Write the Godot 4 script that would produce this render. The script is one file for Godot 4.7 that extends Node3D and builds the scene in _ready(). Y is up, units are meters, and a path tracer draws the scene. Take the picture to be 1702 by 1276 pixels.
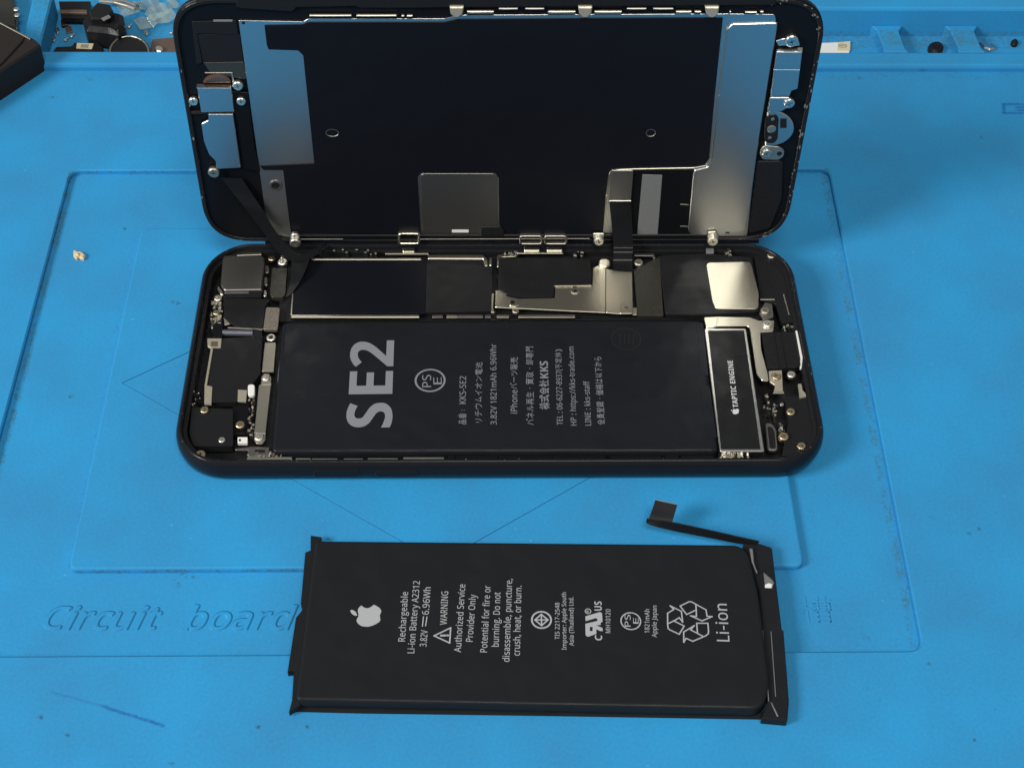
extends Node3D

# ---------------------------------------------------------------- frames and pixels (lengths in millimetres)
class Frame:
	var o: Vector3
	var u: Vector3
	var v: Vector3
	var n: Vector3
	func _init(a: Vector3, b: Vector3, c: Vector3, d: Vector3):
		o = a; u = b; v = c; n = d

const FOCAL := 2533.21
const EYE := Vector3(-3.5298, 254.7933, 229.9725)
var fw: Vector3
var rt: Vector3
var up: Vector3
var G: Frame          # the mat, height 0 = what the phone lies on
var D: Frame          # the raised display's inner face
var S: Frame          # the phone's front side
var M := {}           # materials
var root: Node3D      # the thing being built
var inv: Transform3D
var rng := RandomNumberGenerator.new()

func aim():
	var th := 0.85007
	var yaw := -0.0275
	var roll := 0.0180
	fw = Vector3(-sin(yaw) * cos(th), -sin(th), -cos(yaw) * cos(th))
	var r0 := Vector3(cos(yaw), 0, -sin(yaw))
	var u0 := r0.cross(fw)
	rt = cos(roll) * r0 + sin(roll) * u0
	up = -sin(roll) * r0 + cos(roll) * u0

func dir(px: float, py: float) -> Vector3:
	return fw + rt * ((px - 851.0) / FOCAL) - up * ((py - 638.0) / FOCAL)

func at(f: Frame, h: float, px: float, py: float) -> Vector2:
	var d := dir(px, py)
	var t := (h + (f.o - EYE).dot(f.n)) / d.dot(f.n)
	var p := EYE + d * t - f.o
	return Vector2(p.dot(f.u), p.dot(f.v))

func wp(f: Frame, p: Vector2, h: float) -> Vector3:
	return f.o + f.u * p.x + f.v * p.y + f.n * h

func pt(f: Frame, h: float, px: float, py: float) -> Vector3:
	return wp(f, at(f, h, px, py), h)

func height_at(px: float, py: float, z: float) -> float:
	var d := dir(px, py)
	return EYE.y + d.y * (z - EYE.z) / d.z

func pl(f: Frame, h: float, a: Array) -> PackedVector2Array:
	var o := PackedVector2Array()
	for i in range(0, a.size(), 2):
		o.append(at(f, h, a[i], a[i + 1]))
	return o

func rect(x0: float, y0: float, x1: float, y1: float) -> Array:
	return [x0, y0, x1, y0, x1, y1, x0, y1]

# ---------------------------------------------------------------- polygons
func ccw(p: PackedVector2Array) -> PackedVector2Array:
	if Geometry2D.is_polygon_clockwise(p):
		return p
	var q := p.duplicate()
	q.reverse()
	return q

func area2(p: PackedVector2Array) -> float:
	var s := 0.0
	for i in p.size():
		s += p[i].cross(p[(i + 1) % p.size()])
	return s

func orient(p: PackedVector2Array) -> PackedVector2Array:
	if area2(p) >= 0.0:
		return p
	var q := p.duplicate()
	q.reverse()
	return q

func rounded(p: PackedVector2Array, by, seg := 4) -> PackedVector2Array:
	if by is float and by <= 0.0:
		return p
	var o := PackedVector2Array()
	var n := p.size()
	for i in n:
		var a := p[(i + n - 1) % n]
		var b := p[i]
		var c := p[(i + 1) % n]
		var r: float = by[i] if by is Array else float(by)
		var l := minf(r, 0.45 * minf(a.distance_to(b), b.distance_to(c)))
		var s := b + (a - b).normalized() * l
		var e := b + (c - b).normalized() * l
		for k in seg + 1:
			var t := float(k) / seg
			o.append(s.lerp(b, t).lerp(b.lerp(e, t), t))
	return o

func rrect(cx: float, cy: float, w: float, h: float, r: float, seg := 10) -> PackedVector2Array:
	var o := PackedVector2Array()
	for q in 4:
		var c := Vector2(cx + (w / 2 - r) * [1, -1, -1, 1][q], cy + (h / 2 - r) * [1, 1, -1, -1][q])
		for k in seg + 1:
			var a := PI / 2 * (q + float(k) / seg)
			o.append(c + Vector2(cos(a), sin(a)) * r)
	return o

func circle(c: Vector2, r: float, seg := 20) -> PackedVector2Array:
	var o := PackedVector2Array()
	for k in seg:
		var a := TAU * k / seg
		o.append(c + Vector2(cos(a), sin(a)) * r)
	return o

func inset(p: PackedVector2Array, d: float) -> PackedVector2Array:
	if d == 0.0:
		return p
	var o := PackedVector2Array()
	var n := p.size()
	for i in n:
		var e0 := (p[i] - p[(i + n - 1) % n]).normalized()
		var e1 := (p[(i + 1) % n] - p[i]).normalized()
		var n0 := Vector2(-e0.y, e0.x)
		var n1 := Vector2(-e1.y, e1.x)
		var m := n0 + n1
		if m.length() < 0.01:
			m = n0
		m = m.normalized()
		o.append(p[i] + m * d / maxf(0.5, m.dot(n0)))
	return o

# ---------------------------------------------------------------- meshes
func begin() -> SurfaceTool:
	var st := SurfaceTool.new()
	st.begin(Mesh.PRIMITIVE_TRIANGLES)
	return st

func vert(st: SurfaceTool, p: Vector3, nr: Vector3):
	st.set_normal((inv.basis * nr).normalized())
	st.set_uv(Vector2((p.x + 150.0) / 300.0, (p.z - p.y + 170.0) / 300.0))
	st.add_vertex(inv * (p * 0.001))

func tri(st: SurfaceTool, a: Vector3, b: Vector3, c: Vector3, nr: Vector3, na = null, nb = null, nc = null):
	var x: Vector3 = nr if na == null else na
	var y: Vector3 = nr if nb == null else nb
	var z: Vector3 = nr if nc == null else nc
	if (b - a).cross(c - a).dot(nr) > 0.0:
		vert(st, a, x); vert(st, c, z); vert(st, b, y)
	else:
		vert(st, a, x); vert(st, b, y); vert(st, c, z)

func cap(st: SurfaceTool, f: Frame, p: PackedVector2Array, h: float, side: float, shape := PackedVector2Array()):
	var ix := Geometry2D.triangulate_polygon(shape if shape.size() else p)
	if ix.is_empty():
		print("no faces for an outline at ", wp(f, p[0], h))
	for i in range(0, ix.size(), 3):
		tri(st, wp(f, p[ix[i]], h), wp(f, p[ix[i + 1]], h), wp(f, p[ix[i + 2]], h), f.n * side)

# rings: [inset, height] pairs, the surface runs from ring to ring; soft = smooth normals
func loft(st: SurfaceTool, f: Frame, poly: PackedVector2Array, rings: Array, top := true, bottom := true, soft := false):
	var p := orient(poly)
	var n := p.size()
	var ps := []
	for r in rings:
		ps.append(inset(p, r[0]))
	var face := []
	for k in rings.size() - 1:
		var row := []
		for i in n:
			var j := (i + 1) % n
			var a := wp(f, ps[k][i], rings[k][1])
			var b := wp(f, ps[k][j], rings[k][1])
			var c := wp(f, ps[k + 1][i], rings[k + 1][1])
			var d := wp(f, ps[k + 1][j], rings[k + 1][1])
			var nr := (b - a).cross(c - a)
			if nr.length() < 1e-9:
				nr = (d - b).cross(c - b)
			row.append(nr.normalized())
		face.append(row)
	for k in rings.size() - 1:
		for i in n:
			var j := (i + 1) % n
			var a := wp(f, ps[k][i], rings[k][1])
			var b := wp(f, ps[k][j], rings[k][1])
			var c := wp(f, ps[k + 1][i], rings[k + 1][1])
			var d := wp(f, ps[k + 1][j], rings[k + 1][1])
			var nr: Vector3 = face[k][i]
			if soft:
				var nn := []
				for q in [[k, i], [k, j], [k + 1, i], [k + 1, j]]:
					var s := Vector3.ZERO
					for kk in [q[0] - 1, q[0]]:
						if kk >= 0 and kk < face.size():
							s += face[kk][q[1]] + face[kk][(q[1] + n - 1) % n]
					if q[0] == rings.size() - 1 and top:
						s += f.n * 2.0
					nn.append(s.normalized())
				tri(st, a, b, c, nr, nn[0], nn[1], nn[2])
				tri(st, b, d, c, nr, nn[1], nn[3], nn[2])
			else:
				tri(st, a, b, c, nr)
				tri(st, b, d, c, nr)
	if top:
		cap(st, f, ps[-1], rings[-1][1], 1.0, p)
	if bottom:
		cap(st, f, ps[0], rings[0][1], -1.0, p)

func prism(st: SurfaceTool, f: Frame, poly: PackedVector2Array, h0: float, h1: float, b := 0.0):
	if b > 0.0:
		loft(st, f, poly, [[0.0, h0], [0.0, h1 - b], [b, h1]])
	else:
		loft(st, f, poly, [[0.0, h0], [0.0, h1]])

func put(st: SurfaceTool, called: String, m: Material, parent: Node = null) -> MeshInstance3D:
	var o := MeshInstance3D.new()
	o.name = called
	o.mesh = st.commit()
	o.material_override = m
	(root if parent == null else parent).add_child(o, true)
	return o

func plate(called: String, f: Frame, h: float, thick: float, px: Array, m: Material, r := 0.0, b := 0.07, parent: Node = null) -> MeshInstance3D:
	var st := begin()
	prism(st, f, rounded(pl(f, h, px), r), h - thick, h, minf(b, thick * 0.5))
	return put(st, called, m, parent)

func disc(called: String, f: Frame, h: float, thick: float, x: float, y: float, rpx: float, m: Material, parent: Node = null) -> MeshInstance3D:
	var c := at(f, h, x, y)
	var r := c.distance_to(at(f, h, x + rpx, y))
	var st := begin()
	loft(st, f, circle(c, r), [[0.0, h - thick], [0.0, h - thick * 0.3], [r * 0.18, h]])
	return put(st, called, m, parent)

func frame_ring(called: String, f: Frame, poly: PackedVector2Array, w: float, h0: float, h1: float, m: Material, parent: Node = null) -> MeshInstance3D:
	var st := begin()
	var b := minf(w * 0.25, 0.12)
	loft(st, f, poly, [[0.0, h0], [0.0, h1 - b], [b, h1], [w - b, h1], [w, h1 - b], [w, h0]], false, false)
	return put(st, called, m, parent)

var screw_mesh: ArrayMesh
func make_screw():
	inv = Transform3D.IDENTITY
	var f := Frame.new(Vector3.ZERO, Vector3.RIGHT, Vector3(0, 0, -1), Vector3.UP)
	var st := begin()
	var seg := 16
	var outer := circle(Vector2.ZERO, 1000.0, seg)
	loft(st, f, outer, [[0.0, -500.0], [0.0, 120.0], [60.0, 260.0], [200.0, 380.0]], false, false)
	var star := PackedVector2Array()
	for k in seg:
		var a := TAU * k / seg
		var rr := 700.0 if k % 4 == 0 else (170.0 if k % 4 == 2 else 240.0)
		star.append(Vector2(cos(a), sin(a)) * rr)
	var rim := inset(outer, 200.0)
	for k in seg:
		var j := (k + 1) % seg
		tri(st, wp(f, rim[k], 380), wp(f, rim[j], 380), wp(f, star[k], 400), Vector3.UP)
		tri(st, wp(f, rim[j], 380), wp(f, star[j], 400), wp(f, star[k], 400), Vector3.UP)
		var cin := (-Vector3(star[k].x, 0, -star[k].y)).normalized() + Vector3(0, 0.3, 0)
		tri(st, wp(f, star[k], 400), wp(f, star[j], 400), wp(f, star[k] * 0.45, -260), cin)
		tri(st, wp(f, star[j], 400), wp(f, star[j] * 0.45, -260), wp(f, star[k] * 0.45, -260), cin)
		tri(st, wp(f, star[k] * 0.45, -260), wp(f, star[j] * 0.45, -260), Vector3(0, -260, 0), Vector3.UP)
	screw_mesh = st.commit()

func screw(f: Frame, h: float, x: float, y: float, rpx: float, m: Material, parent: Node = null, turn := 0.3):
	var c := at(f, h, x, y)
	var r := c.distance_to(at(f, h, x + rpx, y))
	var o := MeshInstance3D.new()
	o.name = "screw"
	o.mesh = screw_mesh
	o.material_override = m
	var b := Basis(f.u, f.n, -f.v) * Basis(Vector3.UP, turn) * Basis.from_scale(Vector3.ONE * r * 0.001)
	(root if parent == null else parent).add_child(o, true)
	o.transform = inv * Transform3D(b, wp(f, c, h) * 0.001)
	return o

# a flat band through [edge, edge] pairs of points
func ribbon(called: String, pairs: Array, thick: float, m: Material, parent: Node = null) -> MeshInstance3D:
	var st := begin()
	var fine := []
	for i in pairs.size() - 1:
		var p0 = pairs[maxi(i - 1, 0)]
		var p1 = pairs[i]
		var p2 = pairs[i + 1]
		var p3 = pairs[mini(i + 2, pairs.size() - 1)]
		for k in 5:
			var t := k / 5.0
			fine.append([p1[0].cubic_interpolate(p2[0], p0[0], p3[0], t), p1[1].cubic_interpolate(p2[1], p0[1], p3[1], t)])
	fine.append(pairs[-1])
	var nrs := []
	for i in fine.size():
		var a = fine[maxi(i - 1, 0)]
		var b = fine[mini(i + 1, fine.size() - 1)]
		var al: Vector3 = (b[0] + b[1] - a[0] - a[1]).normalized()
		var ac: Vector3 = (fine[i][1] - fine[i][0]).normalized()
		var nr := ac.cross(al).normalized()
		if nr.dot(EYE - fine[i][0]) < 0.0:
			nr = -nr
		nrs.append(nr)
	for i in fine.size() - 1:
		var a: Vector3 = fine[i][0]
		var b: Vector3 = fine[i][1]
		var c: Vector3 = fine[i + 1][0]
		var d: Vector3 = fine[i + 1][1]
		var n0: Vector3 = nrs[i]
		var n1: Vector3 = nrs[i + 1]
		tri(st, a, b, c, n0, n0, n0, n1)
		tri(st, b, d, c, n0, n0, n1, n1)
		var a2 := a - n0 * thick
		var b2 := b - n0 * thick
		var c2 := c - n1 * thick
		var d2 := d - n1 * thick
		tri(st, a2, b2, c2, -n0)
		tri(st, b2, d2, c2, -n0)
		var sa := (a - b).normalized()
		tri(st, a, c, a2, sa); tri(st, c, c2, a2, sa)
		tri(st, b, d, b2, -sa); tri(st, d, d2, b2, -sa)
	return put(st, called, m, parent)

func stroke(st: SurfaceTool, f: Frame, h: float, line: PackedVector2Array, w: float, closed := false):
	var n := line.size()
	for i in (n if closed else n - 1):
		var a := line[i]
		var b := line[(i + 1) % n]
		if a.distance_to(b) < 1e-5:
			continue
		var d := (b - a).normalized()
		var s := Vector2(-d.y, d.x) * w / 2
		a -= d * w * 0.45
		b += d * w * 0.45
		var hh := h + 0.0007 * i
		tri(st, wp(f, a + s, hh), wp(f, b + s, hh), wp(f, a - s, hh), f.n)
		tri(st, wp(f, b + s, hh), wp(f, b - s, hh), wp(f, a - s, hh), f.n)

# ---------------------------------------------------------------- lettering
var fonts := {}
var base_of := {}
func letters(bold: bool, words: String) -> Array:
	if not fonts.has(bold):
		var sf := SystemFont.new()
		sf.font_names = PackedStringArray(["Droid Sans"])
		sf.font_weight = 700 if bold else 400
		fonts[bold] = sf
		var box := span(raw_text("H", sf))
		base_of[bold] = [box.position.y, box.size.y]
	return raw_text(words, fonts[bold])

func raw_text(words: String, font: Font) -> Array:
	var t := TextMesh.new()
	t.text = words
	t.font = font
	t.font_size = 64
	t.pixel_size = 0.01
	t.depth = 0.02
	t.curve_step = 1.0
	t.horizontal_alignment = HORIZONTAL_ALIGNMENT_LEFT
	var arr := t.get_mesh_arrays()
	var vs: PackedVector3Array = arr[Mesh.ARRAY_VERTEX]
	var ns: PackedVector3Array = arr[Mesh.ARRAY_NORMAL]
	var ix = arr[Mesh.ARRAY_INDEX]
	var order := PackedInt32Array()
	if ix == null or ix.size() == 0:
		for i in vs.size():
			order.append(i)
	else:
		order = ix
	var o := []
	for i in range(0, order.size(), 3):
		if ns[order[i]].z > 0.5:
			o.append([vs[order[i]], vs[order[i + 1]], vs[order[i + 2]]])
	return o

func span(tris: Array) -> Rect2:
	var r := Rect2(tris[0][0].x, tris[0][0].y, 0, 0)
	for t in tris:
		for v in t:
			r = r.expand(Vector2(v.x, v.y))
	return r

# a line of letters whose baseline runs from one photo pixel to another
func words(st: SurfaceTool, f: Frame, h: float, s: String, x0: float, y0: float, x1: float, y1: float, cap_px: float, bold := false, mirror := false, cap_mm := 0.0, slant := 0.0):
	var tris := letters(bold, s)
	var box := span(tris)
	var a := at(f, h, x0, y0)
	var b := at(f, h, x1, y1)
	var d := (b - a) / box.size.x
	var side := (b - a).normalized()
	side = Vector2(-side.y, side.x)
	var ch := cap_mm if cap_mm > 0.0 else at(f, h, x0 - cap_px / 2, y0).distance_to(at(f, h, x0 + cap_px / 2, y0))
	var e: Vector2 = side * ch / base_of[bold][1]
	for t in tris:
		var q := []
		for v in t:
			var x: float = v.x - box.position.x
			if mirror:
				x = box.size.x - x
			var y: float = v.y - base_of[bold][0]
			q.append(a + d * (x + slant * y) + e * y)
		tri(st, wp(f, q[0], h), wp(f, q[1], h), wp(f, q[2], h), f.n)

var GLYPH := {
	"リ": [[2,8,2,4],[7,9,7,4,6,2,4,0]], "チ": [[7.5,9.5,2,8.2],[.5,5.5,9.5,5.5],[5,8.8,5,4,4,1.5,2,0]],
	"ウ": [[5,10,5,8],[1,5.5,1,8,9,8,8.5,4.5,6.5,1.5,4,0]], "ム": [[5,9.5,1.5,1.5,8,2],[6.5,4.5,9,.5]],
	"イ": [[8,9.5,5,6.5,1,4],[5,6.5,5,0]], "オ": [[.5,7,9.5,7],[6.3,10,6.3,.5,5,.8],[6,6.8,3.5,3.5,.5,1.5]],
	"ン": [[1.5,8.5,4,7],[9,7.5,6.5,3.5,1.5,.8]],
	"電": [[1.5,9.6,8.5,9.6],[.7,6.3,.7,8.2,9.3,8.2,9.3,6.3],[5,9.6,5,6],[2.5,7.2,4,7.2],[6,7.2,7.5,7.2],[2,1.8,2,5,8,5,8,1.8,2,1.8],[2,3.4,8,3.4],[5,5,5,.8,6,0,9.3,0,9.3,1.2]],
	"池": [[1,9,2.2,8],[.5,6.2,1.8,5.3],[.6,.5,2.4,3.8],[3.2,6,9,8,8.7,4,7.5,4],[6,10,6,2.8],[4.3,8,4.3,1.2,5,.3,9.5,.3,9.5,2]],
	"品": [[3,5.8,3,9.5,7,9.5,7,5.8,3,5.8],[.8,.3,.8,4.2,4.3,4.2,4.3,.3,.8,.3],[5.7,.3,5.7,4.2,9.2,4.2,9.2,.3,5.7,.3]],
	"番": [[8,9.8,2,9.2],[.8,7.3,9.2,7.3],[5,9.3,5,4.5],[5,7.3,1,4.8],[5,7.3,9,4.8],[2,.2,2,4,8,4,8,.2,2,.2],[5,4,5,.2],[2,2.1,8,2.1]],
	"パ": [[3,8,2.2,4,.5,1],[5.5,8,7.5,4.5,8.5,1],[8.4,9.8,9.4,9.8,9.4,8.8,8.4,8.8,8.4,9.8]], "ー": [[.8,5,9.2,5]],
	"ツ": [[1,8,2,5.5],[4,8.8,4.8,6],[9,8.5,7.5,3.5,3,.5]],
	"販": [[.7,2.5,.7,9.5,4,9.5,4,2.5,.7,2.5],[.7,7.2,4,7.2],[.7,4.9,4,4.9],[1.8,2.5,.5,.3],[3,2.5,4.2,.5],[5.3,9.3,9.5,9.3],[5.5,9.3,5.4,4,4.6,.3],[5.5,6.5,9,6.5,7.5,2.5,5.8,.3],[6,5,9.6,.3]],
	"売": [[1,9,9,9],[5,10,5,7.3],[2,7.3,8,7.3],[.8,4.3,.8,5.8,9.2,5.8,9.2,4.3],[3.8,5,3.3,2,1,.2],[6.2,5,6.2,.8,7,.3,9.5,.3,9.5,1.5]],
	"ネ": [[5,10,5,8.8],[1.5,7.5,8,7.5,5,4.5,.8,2],[5,4.5,5,0],[6.5,4,9,2.2]], "ル": [[3,8.5,2.8,4,.6,.8],[5.8,9,5.8,1,9.5,4]],
	"再": [[.8,9.2,9.2,9.2],[5,9.2,5,2.6],[1.8,0,1.8,7,8.2,7,8.2,0,7,.3],[1.8,4.8,8.2,4.8],[.2,2.6,9.8,2.6]],
	"生": [[2.5,9.5,1,5.5],[2,7.5,9,7.5],[5.2,10,5.2,.4],[1.8,4.2,8.6,4.2],[.5,.4,9.5,.4]],
	"買": [[1,6.8,1,9.6,9,9.6,9,6.8,1,6.8],[3.6,9.6,3.6,6.8],[6.4,9.6,6.4,6.8],[2,1.8,2,6,8,6,8,1.8,2,1.8],[2,4.6,8,4.6],[2,3.2,8,3.2],[3.5,1.8,1,0],[6.5,1.8,9,0]],
	"取": [[.5,9.4,5.5,9.4],[1.4,9.4,1.4,1.6],[4.5,9.4,4.5,0],[1.4,6.8,4.5,6.8],[1.4,4.3,4.5,4.3],[.3,1.3,5.2,2.2],[5.8,8.5,9.2,8.5,8,4,5.5,.3],[6.2,6.5,7.5,2.5,9.8,.3]],
	"卸": [[2.2,10,.8,7.8],[1.5,8.6,5,8.6],[.4,6,5.2,6],[2.9,8.6,2.9,1.3],[1.3,4.2,1.3,1],[2.9,3.6,4.8,3.6],[.4,.6,5.2,1.6],[6.2,0,6.2,9,9.2,9,9.2,3,8,3]],
	"専": [[1,9.2,9,9.2],[5,10,5,4.4],[1.8,4.4,1.8,8,8.2,8,8.2,4.4,1.8,4.4],[1.8,6.2,8.2,6.2],[.4,2.8,9.6,2.8],[7,4.2,7,0,5.6,.3],[2.8,2,4.2,.6]],
	"門": [[1,0,1,9.5,4.3,9.5,4.3,5.5,1,5.5],[1,7.5,4.3,7.5],[5.7,9.5,9,9.5,9,0,8,.3],[5.7,9.5,5.7,5.5,9,5.5],[5.7,7.5,9,7.5]],
	"株": [[.4,7.4,4.2,7.4],[2.3,10,2.3,0],[2.3,7,.4,3],[2.3,6,4.2,4],[5.5,9.5,4.8,7],[5.2,8,9.3,8],[4.4,5.2,9.7,5.2],[7,10,7,0],[7,5,4.5,1.2],[7,5,9.7,1.2]],
	"式": [[.5,7.8,9.5,7.8],[6,10,6.6,4,8.2,.8,9.3,.3,9.6,2],[7.8,9.8,9,8.8],[1,5,5,5],[3,5,3,1.4],[.5,.8,5.6,1.8]],
	"会": [[5,10,.5,5.5],[5,10,9.5,5.5],[3,6,7,6],[1.5,4,8.5,4],[4.5,4,2.2,.6,7.8,1],[6.5,2.6,8.8,0]],
	"社": [[2,10,2.8,8.8],[.5,7.6,4,7.6,.4,3.4],[2.3,5.5,2.3,0],[3,5,4.2,4],[5,6,9.4,6],[7.2,9.5,7.2,.5],[4.5,.5,9.8,.5]],
	"不": [[.8,9,9.2,9],[5.5,9,.6,3.5],[5,7.5,5,0],[6,6.2,9.3,3.6]],
	"定": [[5,10,5,8.6],[.8,6.8,.8,8.5,9.2,8.5,9.2,6.8],[2.2,6.2,7.8,6.2],[5,6.2,5,.8],[5,3.6,8,3.6],[2.8,4.8,2.4,2.4,.6,.2],[2.4,2.4,4.5,.5,9.6,.4]],
	"休": [[3.2,9.8,.5,5],[2.1,7.3,2.1,0],[3.8,7,9.7,7],[6.7,9.8,6.7,0],[6.6,6.8,3.6,2],[6.8,6.8,9.8,2]],
	"員": [[2.5,7.6,2.5,9.7,7.5,9.7,7.5,7.6,2.5,7.6],[2,1.8,2,6.6,8,6.6,8,1.8,2,1.8],[2,5,8,5],[2,3.4,8,3.4],[3.5,1.8,.8,0],[6.5,1.8,9.2,0]],
	"登": [[1,9,4.5,9,.6,5.5],[1.5,7.5,3,6.8],[6,10,9.5,6],[9,9.5,7.3,8.4],[3.2,6.5,6.8,6.5],[2.6,3,2.6,5.2,7.4,5.2,7.4,3,2.6,3],[3.5,2.3,4,.8],[6.5,2.3,6,.8],[.5,.3,9.5,.3]],
	"録": [[2.5,10,.3,7],[2.5,10,4.6,7.4],[1.2,6.6,3.8,6.6],[.6,4.6,4.4,4.6],[2.5,6.6,2.5,.8],[1,3.4,1.5,1.8],[4,3.4,3.5,1.8],[.4,.5,4.6,1.1],[5.4,9.5,8.8,9.5,8.8,6.2],[5.4,7.9,8.8,7.9],[4.9,6.2,9.8,6.2],[7.2,6.2,7.2,0],[5.4,4.8,6.3,3.8],[5,.9,7,2.8],[9.2,4.8,7.4,3,9.7,.6]],
	"価": [[2.8,9.8,.4,5],[1.8,7.2,1.8,0],[3.6,8.8,9.8,8.8],[4.2,.4,4.2,6.5,9.2,6.5,9.2,.4,4.2,.4],[5.8,8.8,5.8,.4],[7.6,8.8,7.6,.4]],
	"格": [[.4,7.4,4.2,7.4],[2.3,10,2.3,0],[2.3,7,.4,3],[2.3,6,4,4.4],[6.4,10,4.6,6.2],[6,8.5,9,8.5,6.8,5,4.2,3.4],[5.5,7.2,9.8,3.6],[5.4,0,5.4,3.2,8.8,3.2,8.8,.2,5.4,.2]],
	"は": [[1.6,9.5,1.2,4,1.8,.5],[4,7,9.4,7],[7,9.8,7,2,5.5,.4,4,1.4,5.5,2.4,9.3,.8]],
	"以": [[1.8,9,2,2,5,4.4],[4.6,8.4,5.8,6],[8.4,9.5,7.8,4.5,4.6,.4],[7.6,3.2,9.5,.4]], "下": [[.5,9,9.5,9],[5,9,5,0],[5.6,6.2,8.4,4]],
	"か": [[.8,7.2,6.2,7.2,5.6,1.5,4,.6],[3.6,9.8,2.8,4.5,.8,.8],[7.4,8.2,9.4,4.6]], "ら": [[3.5,9.6,6,8.6],[2.6,7.4,2,3,5.5,5.4,8.4,4,7.6,1.2,3.5,.3]],
	"・": [[4.4,5,5.6,5]], "：": [[5,2.4,5,3.4],[5,6.4,5,7.4]],
	"槽": [[.4,7.4,3.8,7.4],[2.1,10,2.1,0],[2.1,7,.4,3],[2.1,6,3.8,4.4],[4.4,8.8,9.8,8.8],[5.9,10,5.9,5],[8.2,10,8.2,5],[4.8,5,4.8,7.4,9.4,7.4,9.4,5,4.8,5],[4.8,6.2,9.4,6.2],[5.4,.2,5.4,3.8,8.8,3.8,8.8,.2,5.4,.2],[5.4,2,8.8,2]],
}

func glyphs(st: SurfaceTool, f: Frame, h: float, s: String, x0: float, y0: float, x1: float, y1: float, cap_px: float, weight := 0.085):
	var a := at(f, h, x0, y0)
	var b := at(f, h, x1, y1)
	var d := (b - a) / s.length()
	var side := (b - a).normalized()
	side = Vector2(-side.y, side.x)
	var ch := at(f, h, x0 - cap_px / 2, y0).distance_to(at(f, h, x0 + cap_px / 2, y0))
	for k in s.length():
		for line in GLYPH[s[k]]:
			var q := PackedVector2Array()
			for i in range(0, line.size(), 2):
				q.append(a + d * (k + 0.06 + 0.088 * line[i]) + side * ch * line[i + 1] * 0.1)
			stroke(st, f, h, q, ch * weight)

# ---------------------------------------------------------------- materials
var grain_normal: ImageTexture
var grain_rough: ImageTexture
var wave_normal: ImageTexture
func textures():
	var n := FastNoiseLite.new()
	n.seed = 11
	n.frequency = 0.09
	n.fractal_octaves = 4
	var im := n.get_seamless_image(256, 256)
	im.convert(Image.FORMAT_RGBA8)
	var bm := im.duplicate()
	bm.bump_map_to_normal_map(2.0)
	grain_normal = ImageTexture.create_from_image(bm)
	n.seed = 21
	n.frequency = 0.014
	n.fractal_octaves = 3
	im = n.get_seamless_image(256, 256)
	im.convert(Image.FORMAT_RGBA8)
	im.bump_map_to_normal_map(9.0)
	wave_normal = ImageTexture.create_from_image(im)
	n.seed = 5
	n.frequency = 0.025
	im = n.get_seamless_image(256, 256)
	im.convert(Image.FORMAT_RGBA8)
	im.adjust_bcs(1.5, 0.25, 1.0)
	grain_rough = ImageTexture.create_from_image(im)

func lin(r: float, g: float, b: float) -> Color:
	return Color(r, g, b).linear_to_srgb()

func mat(c: Color, rough: float, metal := 0.0, bump := 0.0, tile := 60.0) -> StandardMaterial3D:
	var m := StandardMaterial3D.new()
	m.albedo_color = c
	m.roughness = rough
	m.metallic = metal
	if bump > 0.0:
		m.uv1_triplanar = true
		m.uv1_world_triplanar = true
		m.uv1_scale = Vector3.ONE * tile
		m.normal_enabled = true
		m.normal_texture = grain_normal
		m.normal_scale = bump
		m.roughness_texture = grain_rough
		m.roughness_texture_channel = BaseMaterial3D.TEXTURE_CHANNEL_GREEN
	return m

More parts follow.
